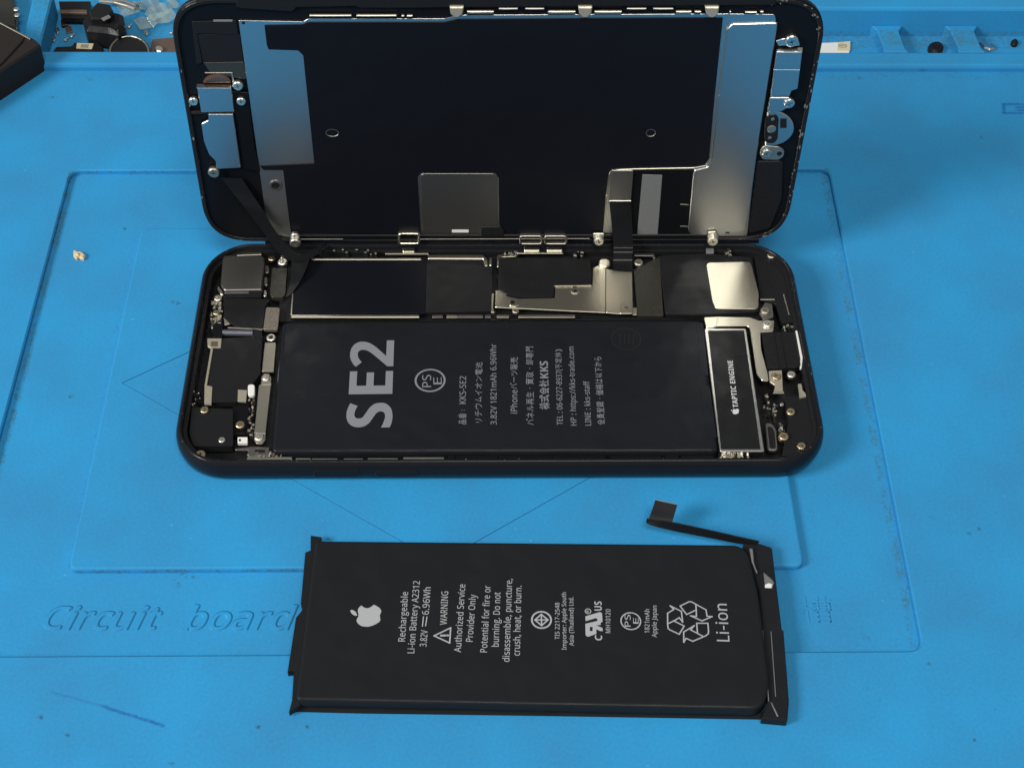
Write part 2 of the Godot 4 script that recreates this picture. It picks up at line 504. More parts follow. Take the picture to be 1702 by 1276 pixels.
func materials():
	textures()
	M.black = mat(lin(.0125, .013, .0145), .5, 0, .25, 90)
	M.black_gloss = mat(lin(.005, .0055, .007), .35)
	M.anodised = mat(lin(.010, .011, .014), .38, 0, .12, 150)
	M.sheet = mat(lin(.0055, .0062, .0095), .42)
	M.tape = mat(lin(.0135, .014, .0155), .48, 0, .08, 70)
	M.wrap = mat(lin(.012, .0135, .0155), .66, 0, .08, 45)
	M.wrap_new = mat(lin(.0115, .0125, .016), .62, 0, .06, 45)
	M.steel = mat(lin(.62, .62, .60), .30, 1)
	M.plate = mat(lin(.50, .51, .51), .32, 1)
	M.nickel = mat(lin(.70, .66, .54), .30, 1)
	M.lit_fold = mat(lin(.85, .84, .80), .22, 1)  # bracket metal made paler on the bends: lamp glint put into the colour
	M.dull = mat(lin(.46, .43, .36), .42, 1)
	M.dark_metal = mat(lin(.26, .25, .235), .42, 1)
	M.screw = mat(lin(.78, .76, .68), .34, 1)
	M.brass = mat(lin(.62, .52, .34), .28, 1)
	M.tan = mat(lin(.36, .33, .26), .55, .3, .2, 120)
	M.speckle = mat(lin(.22, .19, .16), .5, .5, 1.0, 300)
	M.olive = mat(lin(.028, .028, .022), .5, 0, .3, 90)
	M.copper = mat(lin(.22, .13, .10), .4, .8, .1, 90)
	M.flex = mat(lin(.010, .0105, .012), .36, 0, .08, 60)
	M.grey_tape = mat(lin(.16, .165, .165), .5, 0, .1, 80)
	M.label_print = mat(lin(.36, .37, .39), .6)
	M.label_new = mat(lin(.20, .21, .235), .6)
	M.stamp = mat(lin(.012, .0125, .015), .4)
	M.white_print = mat(lin(.55, .56, .57), .6)
	M.white = mat(lin(.72, .72, .70), .5)
	M.cream = mat(lin(.60, .54, .36), .6)
	M.purple = mat(lin(.20, .20, .25), .3, .7)
	M.rust = mat(lin(.10, .07, .055), .7, 0, .5, 200)
	M.brown = mat(lin(.022, .019, .018), .5, 0, .3, 80)
	M.crumb = mat(lin(.62, .50, .30), .8, 0, .8, 300)
	M.flake = mat(lin(.16, .155, .145), .6)
	M.green = mat(lin(.010, .022, .016), .5)
	for k in ["black", "black_gloss", "anodised", "sheet", "tape", "wrap", "wrap_new", "flex", "brown"]:
		M[k].metallic_specular = 0.26
	for k in ["wrap", "wrap_new", "tape", "sheet"]:
		var w: StandardMaterial3D = M[k]
		w.uv1_triplanar = true
		w.uv1_world_triplanar = true
		w.uv1_scale = Vector3.ONE * 14.0
		w.normal_enabled = true
		w.normal_texture = wave_normal
		w.normal_scale = .10 if k == "sheet" else .22
	var g := StandardMaterial3D.new()
	g.albedo_color = Color(.80, .86, .78, .14)
	g.transparency = BaseMaterial3D.TRANSPARENCY_ALPHA
	g.roughness = .12
	M.clear = g

func thing(called: String, label: String, category: String, where := Vector3.ZERO, turn := 0.0, group := "") -> Node3D:
	root = Node3D.new()
	root.name = called
	add_child(root, true)
	root.transform = Transform3D(Basis(Vector3.UP, turn), where * 0.001)
	inv = root.transform.affine_inverse()
	root.set_meta("label", label)
	root.set_meta("category", category)
	if group:
		root.set_meta("group", group)
	return root

# ---------------------------------------------------------------- scene
func _ready():
	rng.seed = 7
	aim()
	G = Frame.new(Vector3.ZERO, Vector3.RIGHT, Vector3(0, 0, -1), Vector3.UP)
	var ph := deg_to_rad(86.0)
	D = Frame.new(Vector3(-0.28, 7.07, -32.79), Vector3.RIGHT, Vector3(0, sin(ph), -cos(ph)), Vector3(0, cos(ph), sin(ph)))
	S = Frame.new(Vector3(0, 0, 33.6), Vector3.RIGHT, Vector3.UP, Vector3(0, 0, 1))

	var cam := Camera3D.new()
	cam.name = "camera"
	add_child(cam)
	cam.transform = Transform3D(Basis(rt, up, -fw), EYE * 0.001)
	cam.fov = rad_to_deg(2.0 * atan(638.0 / FOCAL))
	cam.near = 0.02
	cam.far = 20.0
	cam.current = true

	var we := WorldEnvironment.new()
	we.name = "environment"
	var e := Environment.new()
	e.background_mode = Environment.BG_COLOR
	e.background_color = lin(.25, .255, .26)
	e.tonemap_mode = Environment.TONE_MAPPER_LINEAR
	e.tonemap_exposure = 1.0
	e.sdfgi_enabled = true
	e.ssao_enabled = true
	e.ssil_enabled = true
	we.environment = e
	add_child(we)

	lamp("ceiling_light", Vector3(0.08, 0.87, 0.42), 1.5, Vector2(0.55, 0.45), Color(1.0, 0.98, 0.94), 1.12)
	lamp("side_lamp", Vector3(-0.75, 0.55, 0.36), 1.5, Vector2(0.42, 0.42), Color(1.0, 0.99, 0.97), 1.95)

	materials()
	make_screw()
	build_mat()
	build_housing()
	build_display()
	build_loose_battery()
	build_odds()

func lamp(called: String, towards: Vector3, far: float, size: Vector2, c: Color, energy: float):
	var l := AreaLight3D.new()
	l.name = called
	l.area_size = size
	l.light_color = c
	l.light_energy = energy
	l.shadow_enabled = true
	l.area_range = 5.0
	add_child(l)
	var p := towards.normalized() * far
	l.look_at_from_position(p, Vector3.ZERO, Vector3(0, 0, -1))

# ---------------------------------------------------------------- the mat
const RECESS := -1.4
const OUTER := -0.05
const PLATEAU := 0.0
const RIDGE := 2.0
const TEX := 1536
var tex_img: Image

func tex_at(h: float, px: float, py: float) -> Vector2:
	var p := pt(G, h, px, py)
	return Vector2((p.x + 150.0) / 300.0, (p.z - p.y + 170.0) / 300.0) * TEX

func dab(c: Vector2, r: float, col: Color, a: float):
	var x0 := maxi(0, int(c.x - r - 1))
	var x1 := mini(TEX - 1, int(c.x + r + 1))
	var y0 := maxi(0, int(c.y - r - 1))
	var y1 := mini(TEX - 1, int(c.y + r + 1))
	for y in range(y0, y1 + 1):
		for x in range(x0, x1 + 1):
			var d := Vector2(x + .5, y + .5).distance_to(c)
			var k := clampf(r + .5 - d, 0, 1) * a
			if k > 0.0:
				tex_img.set_pixel(x, y, tex_img.get_pixel(x, y).lerp(col, k))

func smear(a: Vector2, b: Vector2, r: float, col: Color, alpha: float, rough := 0.4):
	var n := int(a.distance_to(b) / maxf(0.6, r * 0.5)) + 1
	for i in n + 1:
		var p := a.lerp(b, float(i) / n)
		dab(p + Vector2(rng.randfn(0, rough), rng.randfn(0, rough)), r * rng.randf_range(.7, 1.2), col, alpha * rng.randf_range(.4, 1.0))

# grit lodged in a groove, also one painted shade strip: separate grains in loose clusters
func grime_and_shade(a: Vector2, b: Vector2, away: Vector2, reach: float, count: int, dark: float):
	var patch := FastNoiseLite.new()
	patch.seed = int(a.x * 7 + b.y)
	patch.frequency = 0.035
	for i in count:
		var q := a.lerp(b, rng.randf()) + away * (1.0 + rng.randf() * reach)
		if patch.get_noise_2d(q.x, q.y) < rng.randf_range(-.35, .3):
			continue
		var col := lin(.05, .10, .13).lerp(lin(.11, .11, .09), rng.randf())
		dab(q, rng.randf_range(.3, 1.0), col, dark * rng.randf_range(.12, .5))

func paint_mat():
	tex_img = Image.create(TEX, TEX, false, Image.FORMAT_RGB8)
	var n1 := FastNoiseLite.new()
	n1.seed = 3
	n1.frequency = 0.006
	n1.fractal_octaves = 5
	var n2 := FastNoiseLite.new()
	n2.seed = 9
	n2.frequency = 0.22
	n2.fractal_octaves = 2
	var a := n1.get_image(TEX, TEX).get_data()
	var b := n2.get_image(TEX, TEX).get_data()
	var out := PackedByteArray()
	out.resize(TEX * TEX * 3)
	var base := lin(.031, .260, .535)
	var br := base.r * 255.0
	var bg := base.g * 255.0
	var bb := base.b * 255.0
	for i in TEX * TEX:
		var k := 1.0 + (a[i] - 128) * 0.00042 + (b[i] - 128) * 0.00032
		out[i * 3] = int(br * (2.0 - k))
		out[i * 3 + 1] = int(bg * k)
		out[i * 3 + 2] = int(minf(255.0, bb * k))
	tex_img = Image.create_from_data(TEX, TEX, false, Image.FORMAT_RGB8, out)
	# smudges and flecks seen on the silicone
	var ink := lin(.02, .09, .30)
	smear(tex_at(OUTER, 85, 1150), tex_at(OUTER, 180, 1176), 1.1, lin(.03, .17, .42), .3)
	smear(tex_at(OUTER, 170, 1174), tex_at(OUTER, 272, 1206), 1.6, ink, .3)
	for q in [[1668, 173, 1702, 173], [1668, 188, 1702, 188], [1669, 173, 1670, 188], [1690, 178, 1710, 178], [1690, 183, 1710, 183]]:
		smear(tex_at(OUTER, q[0], q[1]), tex_at(OUTER, q[2], q[3]), 2.4, lin(.012, .12, .40), .35)
	for q in [[288, 501, 9, 2, .5], [296, 504, 8, 2, .5], [302, 560, 14, 4, .18], [62, 1190, 10, 8, .16], [68, 1192, 2, 3, .6], [112, 1222, 4, 3, .4], [284, 1268, 9, 4, .35],
			[428, 1208, 4, 2, .6], [510, 1207, 2, 2, .6], [1612, 886, 5, 3, .5], [1628, 880, 4, 3, .5], [1544, 1103, 5, 3, .35], [1442, 1140, 8, 10, .12], [1620, 1229, 3, 3, .6],
			[85, 161, 7, 2, .55], [148, 131, 8, 4, .35], [1428, 130, 5, 3, .5], [1534, 117, 12, 4, .8], [1440, 246, 14, 16, .22], [1550, 860, 9, 6, .12], [1632, 228, 4, 4, .35],
			[112, 660, 4, 3, .5], [204, 380, 3, 3, .5], [300, 960, 12, 6, .3], [292, 975, 8, 6, .35], [545, 895, 4, 3, .4], [640, 1000, 4, 3, .3], [1445, 1064, 16, 5, .25], [318, 962, 8, 3, .4]]:
		for k in 10:
			dab(tex_at(OUTER, q[0] + rng.randfn(0, .4) * q[2], q[1] + rng.randfn(0, .4) * q[3]), rng.randf_range(.5, 1.6), lin(.035, .11, .19), q[4] * .6)
	for k in 240:       # pale dust and dark specks
		var p := Vector2(rng.randf() * TEX, rng.randf() * TEX)
		dab(p, rng.randf_range(.3, .8), lin(.55, .68, .78) if k % 3 else lin(.03, .09, .14), rng.randf_range(.15, .6))
	for k in 26:
		var p := Vector2(rng.randf() * TEX, rng.randf() * TEX)
		smear(p, p + Vector2(rng.randfn(0, 20), rng.randfn(0, 9)), .5, lin(.10, .40, .68), .25)
	for k in 5200:      # grey dirt in the trays
		var left := k % 2 == 0
		var p := tex_at(-6.0, rng.randf_range(75, 300), rng.randf_range(-10, 84)) if left else tex_at(-4.0, rng.randf_range(1340, 1710), rng.randf_range(58, 84))
		dab(p, rng.randf_range(.6, 2.6), lin(.10, .13, .13) if k % 3 else lin(.12, .14, .12), rng.randf_range(.04, .16))
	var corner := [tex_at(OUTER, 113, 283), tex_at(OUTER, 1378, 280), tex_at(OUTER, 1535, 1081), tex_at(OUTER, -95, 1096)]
	grime_and_shade(corner[0], corner[3], Vector2(1, 0), 8, 3000, .9)
	grime_and_shade(corner[0], corner[1], Vector2(0, 1), 6, 2000, .8)
	grime_and_shade(corner[1], corner[2], Vector2(-1, 0), 9, 3000, .8)
	grime_and_shade(corner[3], corner[2], Vector2(0, -1), 4, 500, .4)
	grime_and_shade(tex_at(OUTER, 228, 378), tex_at(OUTER, 118, 945), Vector2(-1, 0), 5, 500, .5)
	grime_and_shade(tex_at(OUTER, 118, 948), tex_at(OUTER, 520, 944), Vector2(0, 1), 4, 1100, .9)
	grime_and_shade(tex_at(OUTER, 1345, 800), tex_at(OUTER, 1342, 940), Vector2(1, 0), 9, 260, .3)  # shadow beside the raised panel, painted into the colour as dark grains
	grime_and_shade(tex_at(OUTER, 60, 119), tex_at(OUTER, 310, 119), Vector2(0, 1), 14, 450, .4)
	grime_and_shade(tex_at(OUTER, 1340, 119), tex_at(OUTER, 1702, 119), Vector2(0, 1), 18, 1100, .5)
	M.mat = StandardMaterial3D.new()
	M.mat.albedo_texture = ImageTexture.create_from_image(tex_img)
	M.mat.roughness = 0.55
	M.mat.metallic_specular = 0.25

func wall_block(called: String, x0: float, x1: float, z0: float, z1: float, h0: float, h1: float, b := 0.5):
	var st := begin()
	var p := PackedVector2Array([Vector2(x0, -z1), Vector2(x1, -z1), Vector2(x1, -z0), Vector2(x0, -z0)])
	loft(st, G, p, [[0.0, h0], [0.0, h1 - b], [b * 0.3, h1 - b * 0.3], [b, h1]], true, true)
	return put(st, called, M.mat)

func build_mat():
	paint_mat()
	thing("work_mat", "blue silicone repair mat with recessed panel and parts tray", "mat", Vector3(0, -8, 0))
	root.set_meta("kind", "structure")
	var z_ridge := -at(G, OUTER, 300, 118).y
	var z_back := -at(G, RIDGE, 300, 84).y
	# floor of the recess, with the mat's wide face round it
	var st := begin()
	prism(st, G, PackedVector2Array([Vector2(-170, -420), Vector2(170, -420), Vector2(170, -z_ridge), Vector2(-170, -z_ridge)]), -4.0, RECESS)
	put(st, "recess_floor", M.mat)
	var a := at(G, OUTER, 113, 283)
	var b := at(G, OUTER, 1378, 280)
	var c := at(G, OUTER, 1535, 1081)
	var left := (a.x + at(G, OUTER, 10, 698).x) / 2
	var inner := orient(rounded(PackedVector2Array([Vector2(left, c.y), Vector2(c.x, c.y), b, Vector2(left, a.y)]), 3.0, 6))
	var outer := PackedVector2Array()
	var mid := Vector2((left + c.x) / 2, (a.y + c.y) / 2)
	var low := Vector2(-170, -420)
	var high := Vector2(170, -z_ridge)
	for p in inner:
		var d := p - mid
		var t := 1e9
		if d.x > 0: t = minf(t, (high.x - mid.x) / d.x)
		if d.x < 0: t = minf(t, (low.x - mid.x) / d.x)
		if d.y > 0: t = minf(t, (high.y - mid.y) / d.y)
		if d.y < 0: t = minf(t, (low.y - mid.y) / d.y)
		outer.append(mid + d * t)
	st = begin()
	var rim := inset(inner, -0.35)
	for i in inner.size():
		var j := (i + 1) % inner.size()
		tri(st, wp(G, outer[i], OUTER), wp(G, outer[j], OUTER), wp(G, rim[i], OUTER), Vector3.UP)
		tri(st, wp(G, outer[j], OUTER), wp(G, rim[j], OUTER), wp(G, rim[i], OUTER), Vector3.UP)
		var mm := (inner[i] + inner[j]) / 2
		var nr := Vector3(mid.x - mm.x, 60, -(mid.y - mm.y)).normalized()
		var e := inner[j] - inner[i]
		var side := Vector3(-e.y, 0, -e.x).normalized()
		if e.length() < 1e-4:
			side = nr
		tri(st, wp(G, rim[i], OUTER), wp(G, rim[j], OUTER), wp(G, inner[i], OUTER - .25), (side + Vector3.UP).normalized())
		tri(st, wp(G, rim[j], OUTER), wp(G, inner[j], OUTER - .25), wp(G, inner[i], OUTER - .25), (side + Vector3.UP).normalized())
		tri(st, wp(G, inner[i], OUTER - .25), wp(G, inner[j], OUTER - .25), wp(G, inner[i], RECESS - .3), side)
		tri(st, wp(G, inner[j], OUTER - .25), wp(G, inner[j], RECESS - .3), wp(G, inner[i], RECESS - .3), side)
	# the filled corners between the square sheet and the strip
	for q in [[low.x, low.y], [high.x, low.y], [high.x, high.y], [low.x, high.y]]:
		var p := Vector2(q[0], q[1])
		var best := 0
		for i in outer.size():
			var j := (i + 1) % outer.size()
			if absf(outer[i].x - outer[j].x) > .01 and absf(outer[i].y - outer[j].y) > .01 and (outer[i] + outer[j]).distance_to(2 * p) < (outer[best] + outer[(best + 1) % outer.size()]).distance_to(2 * p):
				best = i
		tri(st, wp(G, outer[best], OUTER), wp(G, p, OUTER), wp(G, outer[(best + 1) % outer.size()], OUTER), Vector3.UP)
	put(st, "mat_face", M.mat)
	# raised panel in the recess and the thin diamond on it
	var pa := at(G, PLATEAU, 228, 378)
	var pc := at(G, PLATEAU, 1338, 941)
	var px0 := (pa.x + at(G, PLATEAU, 118, 945).x) / 2
	var panel := orient(rounded(PackedVector2Array([Vector2(px0, pa.y), Vector2(pc.x, pa.y), Vector2(pc.x, pc.y), Vector2(px0, pc.y)]), 2.0, 5))
	var da := at(G, 0, 204, 636)
	var db := at(G, 0, 730, 934)
	var mid2 := Vector2(db.x, da.y)
	var diamond := orient(PackedVector2Array([da, db, Vector2(2 * db.x - da.x, da.y), Vector2(db.x, 2 * da.y - db.y)]))
	st = begin()
	loft(st, G, panel, [[0.0, RECESS - .2], [.1, PLATEAU - .45], [.25, PLATEAU - .12], [.6, PLATEAU]], false, false)
	prism(st, G, inset(diamond, -1.0), RECESS - .1, -.4)
	var crest := inset(panel, .6)
	var gap := inset(diamond, -.16)
	var turns := []
	for k in 72:
		turns.append(TAU * k / 72.0 - PI)
	for q in crest:
		turns.append((q - mid2).angle())
	for q in gap:
		turns.append((q - mid2).angle())
	turns.sort()
	for i in turns.size():
		var t0: float = turns[i]
		var t1: float = turns[(i + 1) % turns.size()]
		var o0 := reach_of(mid2, t0, crest)
		var o1 := reach_of(mid2, t1, crest)
		var i0 := reach_of(mid2, t0, gap)
		var i1 := reach_of(mid2, t1, gap)
		tri(st, wp(G, o0, PLATEAU), wp(G, o1, PLATEAU), wp(G, i0, PLATEAU), Vector3.UP)
		tri(st, wp(G, o1, PLATEAU), wp(G, i1, PLATEAU), wp(G, i0, PLATEAU), Vector3.UP)
		var e2 := i1 - i0
		if e2.length() > 1e-4:
			var sd := Vector3(-e2.y, 0, -e2.x).normalized()
			tri(st, wp(G, i0, PLATEAU), wp(G, i1, PLATEAU), wp(G, i0, -.5), sd)
			tri(st, wp(G, i1, PLATEAU), wp(G, i1, -.5), wp(G, i0, -.5), sd)
	put(st, "raised_panel", M.mat)
	st = begin()
	loft(st, G, diamond, [[0.0, -.6], [0.0, -.04], [.05, -.005]])
	put(st, "diamond_panel", M.mat)
	# moulded words
	st = begin()
	relief("Circuit", RECESS, 66, 1046, 268, 1046, 5.2)
	relief("board", RECESS, 306, 1046, 490, 1046, 5.2)
	st = begin()
	for line in GLYPH["槽"]:
		for i in range(0, line.size() - 2, 2):
			var g0 := at(G, RECESS, 1334, 1034)
			var g1 := at(G, RECESS, 1380, 993)
			var p0 := Vector2(lerpf(g0.x, g1.x, line[i] * .1), lerpf(g0.y, g1.y, line[i + 1] * .1))
			var p1 := Vector2(lerpf(g0.x, g1.x, line[i + 2] * .1), lerpf(g0.y, g1.y, line[i + 3] * .1))
			var d := (p1 - p0).normalized() * .2
			var s := Vector2(-d.y, d.x)
			loft(st, G, PackedVector2Array([p0 - d - s, p1 + d - s, p1 + d + s, p0 - d + s]), [[0.0, RECESS - .1], [0.0, RECESS + .05], [.1, RECESS + .12]], true, false)
	put(st, "moulded_character", M.mat)
	# ridge and tray behind it
	wall_block("ridge", -170, 170, z_back, z_ridge + .01, -8, RIDGE, .9)
	var zr := -at(G, RIDGE, 1480, 42).y
	var floor_h := height_at(1560, 60, zr)
	var top_h := height_at(1560, 14, zr)
	var xl := at(G, RIDGE, 1290, 60).x
	wall_block("tray_floor", xl + 6, 170, zr, z_back, -12, floor_h, .05)
	wall_block("rear_rail", xl, 170, zr - 60, zr, -12, top_h, .8)
	for q in [[1465, 1500], [1588, 1626]]:
		var x0 := at(G, RIDGE, q[0], 62).x
		var x1 := at(G, RIDGE, q[1], 62).x
		st = begin()
		var poly := PackedVector2Array([Vector2(x0 - .4, -z_back), Vector2(x1 + .6, -z_back), Vector2(x1, -z_back + 1.5), Vector2(x1 - .3, -zr - 2.5), Vector2(x1 + 1.2, -zr), Vector2(x0 - 1.6, -zr), Vector2(x0 - .6, -zr - 2.0), Vector2(x0, -z_back + 2.5)])
		loft(st, G, poly, [[0.0, -9.0], [0.0, RIDGE - .35], [.25, RIDGE - .05]])
		put(st, "tray_divider", M.mat)
	var lf := -6.0
	wall_block("tray_floor", -170, xl + 6, z_back - 70, z_back, -12, lf, .05)
	var d0 := at(G, RIDGE, 40, 62)
	var d1 := at(G, RIDGE, 68, 66)
	st = begin()
	var e0 := at(G, RIDGE, 56, -10)
	var e1 := at(G, RIDGE, 86, -10)
	loft(st, G, PackedVector2Array([Vector2(d0.x, -z_back), Vector2(d1.x, -z_back), e1, e0]), [[0.0, -9.0], [-.2, RIDGE - .5], [.3, RIDGE - .02]])
	put(st, "tray_divider", M.mat)

func reach_of(c: Vector2, a: float, poly: PackedVector2Array) -> Vector2:
	var d := Vector2(cos(a), sin(a))
	var best := c
	for i in poly.size():
		var hit = Geometry2D.segment_intersects_segment(c, c + d * 400.0, poly[i], poly[(i + 1) % poly.size()])
		if hit != null and c.distance_to(hit) > c.distance_to(best):
			best = hit
	return best

func relief(s: String, h: float, x0: float, y0: float, x1: float, y1: float, cap_mm: float):
	# raised letters with sloping sides: the outline of each letter is lofted from its own triangles' border
	var tris := letters(false, s)
	var box := span(tris)
	var a := at(G, h, x0, y0)
	var b := at(G, h, x1, y1)
	var dx: float = (b.x - a.x) / (box.size.x + .25 * base_of[false][1])
	var dy: float = cap_mm / base_of[false][1]
	var st := begin()
	var edges := {}
	for t in tris:
		var q := []
		for v in t:
			var x: float = v.x - box.position.x
			var y: float = v.y - base_of[false][0]
			q.append(Vector2(a.x + dx * (x + .25 * y), a.y + dy * y + (b.y - a.y) * x / box.size.x))
		tri(st, wp(G, q[0], h + .2), wp(G, q[1], h + .2), wp(G, q[2], h + .2), Vector3.UP)
		for k in 3:
			var u: Vector2 = q[k]
			var w: Vector2 = q[(k + 1) % 3]
			var ku := "%.3f,%.3f" % [u.x, u.y]
			var kw := "%.3f,%.3f" % [w.x, w.y]
			if edges.has(kw + "|" + ku):
				edges.erase(kw + "|" + ku)
			else:
				edges[ku + "|" + kw] = [u, w, q[(k + 2) % 3]]
	for k in edges:
		var u: Vector2 = edges[k][0]
		var w: Vector2 = edges[k][1]
		var e := (w - u).normalized()
		var s2 := Vector2(-e.y, e.x)
		if s2.dot(edges[k][2] - u) > 0:
			s2 = -s2
		var nr := Vector3(s2.x, .8, -s2.y).normalized()
		var uo := u + s2 * .36
		var wo := w + s2 * .36
		tri(st, wp(G, u, h + .2), wp(G, w, h + .2), wp(G, uo, h - .02), nr)
		tri(st, wp(G, w, h + .2), wp(G, wo, h - .02), wp(G, uo, h - .02), nr)
	put(st, "moulded_word", M.mat)

# ---------------------------------------------------------------- the opened phone
func build_housing():
	thing("phone_housing", "opened black phone housing holding a battery printed SE2, lying on the blue mat", "phone")
	var st := begin()
	var o := rrect(0, 0, 138.4, 67.3, 11.5, 14)
	loft(st, G, o, [[2.4, 0.0], [1.0, .35], [.3, 1.2], [0.0, 2.7], [.05, 4.0], [.3, 5.0], [.75, 5.75], [1.15, 6.0], [1.45, 5.9], [1.6, 5.5]], false, true, true)
	var shell := put(st, "frame", M.anodised)
	st = begin()
	loft(st, G, o, [[1.6, 5.5], [1.7, 4.7], [2.5, 4.6], [2.6, 1.4]], false, false)
	put(st, "inner_wall", M.black, shell)
	st = begin()
	prism(st, G, rrect(0, 0, 134.4, 63.3, 9.0), .3, 1.5)
	put(st, "back_panel", M.black)
	for q in [[520, 599], [623, 696]]:
		st = begin()
		var a := at(S, .2, q[0], 787)
		var b := at(S, .2, q[1], 787)
		loft(st, S, rounded(PackedVector2Array([Vector2(a.x, 2.0), Vector2(b.x, 2.0), Vector2(b.x, 4.0), Vector2(a.x, 4.0)]), 1.0), [[0.0, -.4], [0.0, .1], [.15, .22]])
		put(st, "side_button", M.anodised)
	edge_flakes(o, [[3, 4], [-1, 0], [0, 1]])

	# --- camera corner
	var p := plate("camera_module", G, 5.2, 2.6, [370, 424, 434, 424, 439, 428, 434.5, 481, 372, 482, 366, 472], M.dark_metal, .5, .2)
	plate("module_lip", G, 4.6, .5, [358, 430, 376, 421, 434, 419, 434, 423, 378, 425, 360, 434], M.dull, 0, .1, p)
	plate("camera_step", G, 4.4, 2.0, [370, 483, 434, 482, 434, 493, 371, 494], M.black, .2)
	plate("step_edge", G, 4.45, .4, [372, 485.5, 413, 485, 413, 487, 372, 487.5], M.purple, 0, .05)
	plate("spring_contact", G, 4.9, .5, [361, 474, 365, 478, 369, 484, 371, 490, 366, 489, 361, 480], M.nickel, .2)
	screw(G, 4.2, 362, 496, 7, M.screw)
	for q in [[440, 441, 446, 453], [439, 460, 444, 474], [438, 482, 443, 492]]:
		plate("spring_contact", G, 4.3, .9, rect(q[0], q[1], q[2], q[3]), M.nickel, .3)
	plate("camera_cover", G, 4.5, 1.2, [452, 445, 477, 445, 474, 488, 470, 494, 452, 494, 448, 488], M.olive, .4)
	screw(G, 4.6, 451, 430, 6, M.brass)
	screw(G, 4.6, 469.5, 436, 8.5, M.screw)
	plate("metal_tab", G, 4.8, .5, rect(466, 423, 472, 428), M.nickel, .2)
	plate("black_shield", G, 4.3, 1.6, [371, 495, 449, 497, 441, 508, 436, 546, 396, 544, 372, 529], M.tape, .3)
	plate("textured_bracket", G, 4.6, .8, [442, 510, 465, 511, 461, 548, 437, 547], M.speckle, .5)
	# left edge clutter
	clutter(G, 3.8, [[352, 500, 368, 512], [350, 512, 368, 530], [346, 524, 366, 546]], 40, [M.dull, M.tan, M.screw, M.black, M.green], "edge_electronics", .9)
	screw(G, 4.2, 359, 520, 6, M.brass)
	plate("metal_tab", G, 4.2, .4, [371, 527, 382, 538, 373, 540], M.dull)
	plate("black_block", G, 4.6, 2.2, rect(354, 537, 370, 560), M.black_gloss, .3)
	var st2 := begin()
	tube_px(st2, G, 4.1, 370, 553, 420, 554, .75)
	put(st2, "vibration_bar", M.purple)
	plate("bar_socket", G, 4.5, 2.0, [418, 546, 434, 548, 437, 562, 420, 561], M.black, .2)
	plate("wire_strip", G, 4.3, .3, [378, 543, 436, 546, 436, 548, 378, 545], M.dull, 0, .04)
	st = begin()
	loft(st, G, circle(at(G, 4.8, 450, 560), 1.05), [[0.0, 3.5], [0.0, 4.7], [.15, 4.8], [.5, 4.8], [.6, 4.0]], false, false)
	put(st, "threaded_post", M.screw)
	# --- left column
	plate("black_shield", G, 4.3, 1.6, [368, 562, 436, 558, 432, 622, 413, 646, 393, 668, 352, 668, 346, 640, 352, 580], M.tape, .4)
	p = plate("cream_bracket", G, 4.5, .6, [344, 562, 368, 562, 366.5, 578, 354, 577.5, 343.5, 640, 352.5, 642, 351, 671, 339, 670.5, 339.5, 640, 350, 578, 344.5, 575], M.tan, .15)
	plate("brown_pad", G, 4.65, .3, rect(350, 567, 361, 575), M.rust, .1, .05, p)
	plate("cream_pad", G, 4.6, .5, [395, 647, 410, 648, 408.5, 667, 394.5, 666], M.tan, .1)
	plate("white_contact", G, 4.9, .8, rect(411.5, 638, 423, 657), M.white, .8, .15)
	plate("tan_bracket", G, 4.6, .5, [440, 569, 458.5, 569, 454.5, 617.5, 435, 617], M.dull, .2)
	p = plate("ground_strap", G, 5.0, .4, [433.5, 638, 434, 626, 438, 620.5, 446, 620.5, 450.5, 626, 450, 640, 441, 719, 441, 730, 436, 737, 426, 737, 421.5, 730, 422.5, 718.5, 430, 640], M.dull, .3)
	screw(G, 5.0, 442, 628.5, 6.5, M.screw, p)
	screw(G, 5.0, 430.5, 727, 8, M.screw, p)
	plate("strap_fold", G, 5.1, .15, [421.5, 717, 441.5, 718.5, 441.5, 720.5, 421.5, 719], M.nickel, 0, .05, p)
	plate("strap_fold", G, 5.1, .15, [433.5, 637, 450.5, 637, 450.5, 639, 433.5, 639], M.nickel, 0, .05, p)
	clutter(G, 3.9, [[413, 656, 422, 722]], 34, [M.dull, M.screw, M.black, M.rust], "board_electronics", .7)
	plate("lens_block", G, 4.4, 2.0, [318, 676, 387, 680, 387, 741, 321, 741, 314, 720], M.black, .5)
	plate("block_step", G, 3.6, 1.4, [386, 668, 413, 668, 413, 722, 387, 722], M.black_gloss, .3)
	screw(G, 4.5, 339.5, 682, 7.5, M.brass)
	screw(G, 4.5, 399, 706.5, 8, M.brass)
	screw(G, 4.5, 368.5, 731.5, 6, M.screw)
	screw(G, 4.5, 333, 756, 9, M.brass)
	p = plate("white_connector", G, 4.4, .8, rect(394.5, 726, 411, 736), M.white, .15)
	plate("connector_pin", G, 4.45, .3, rect(396.5, 729, 400, 733), M.black, 0, .05, p)
	plate("corner_bracket", G, 4.3, .5, [390, 745, 419, 742, 447, 743, 447, 757, 412, 759, 412, 748, 391, 748], M.dark_metal, .15)
	plate("bracket_slot", G, 4.36, .3, rect(423, 747, 440, 752), M.black, .2, .05)
	clutter(G, 4.4, [[316, 648, 336, 676]], 16, [M.dull, M.screw, M.black, M.black], "edge_electronics", .6)
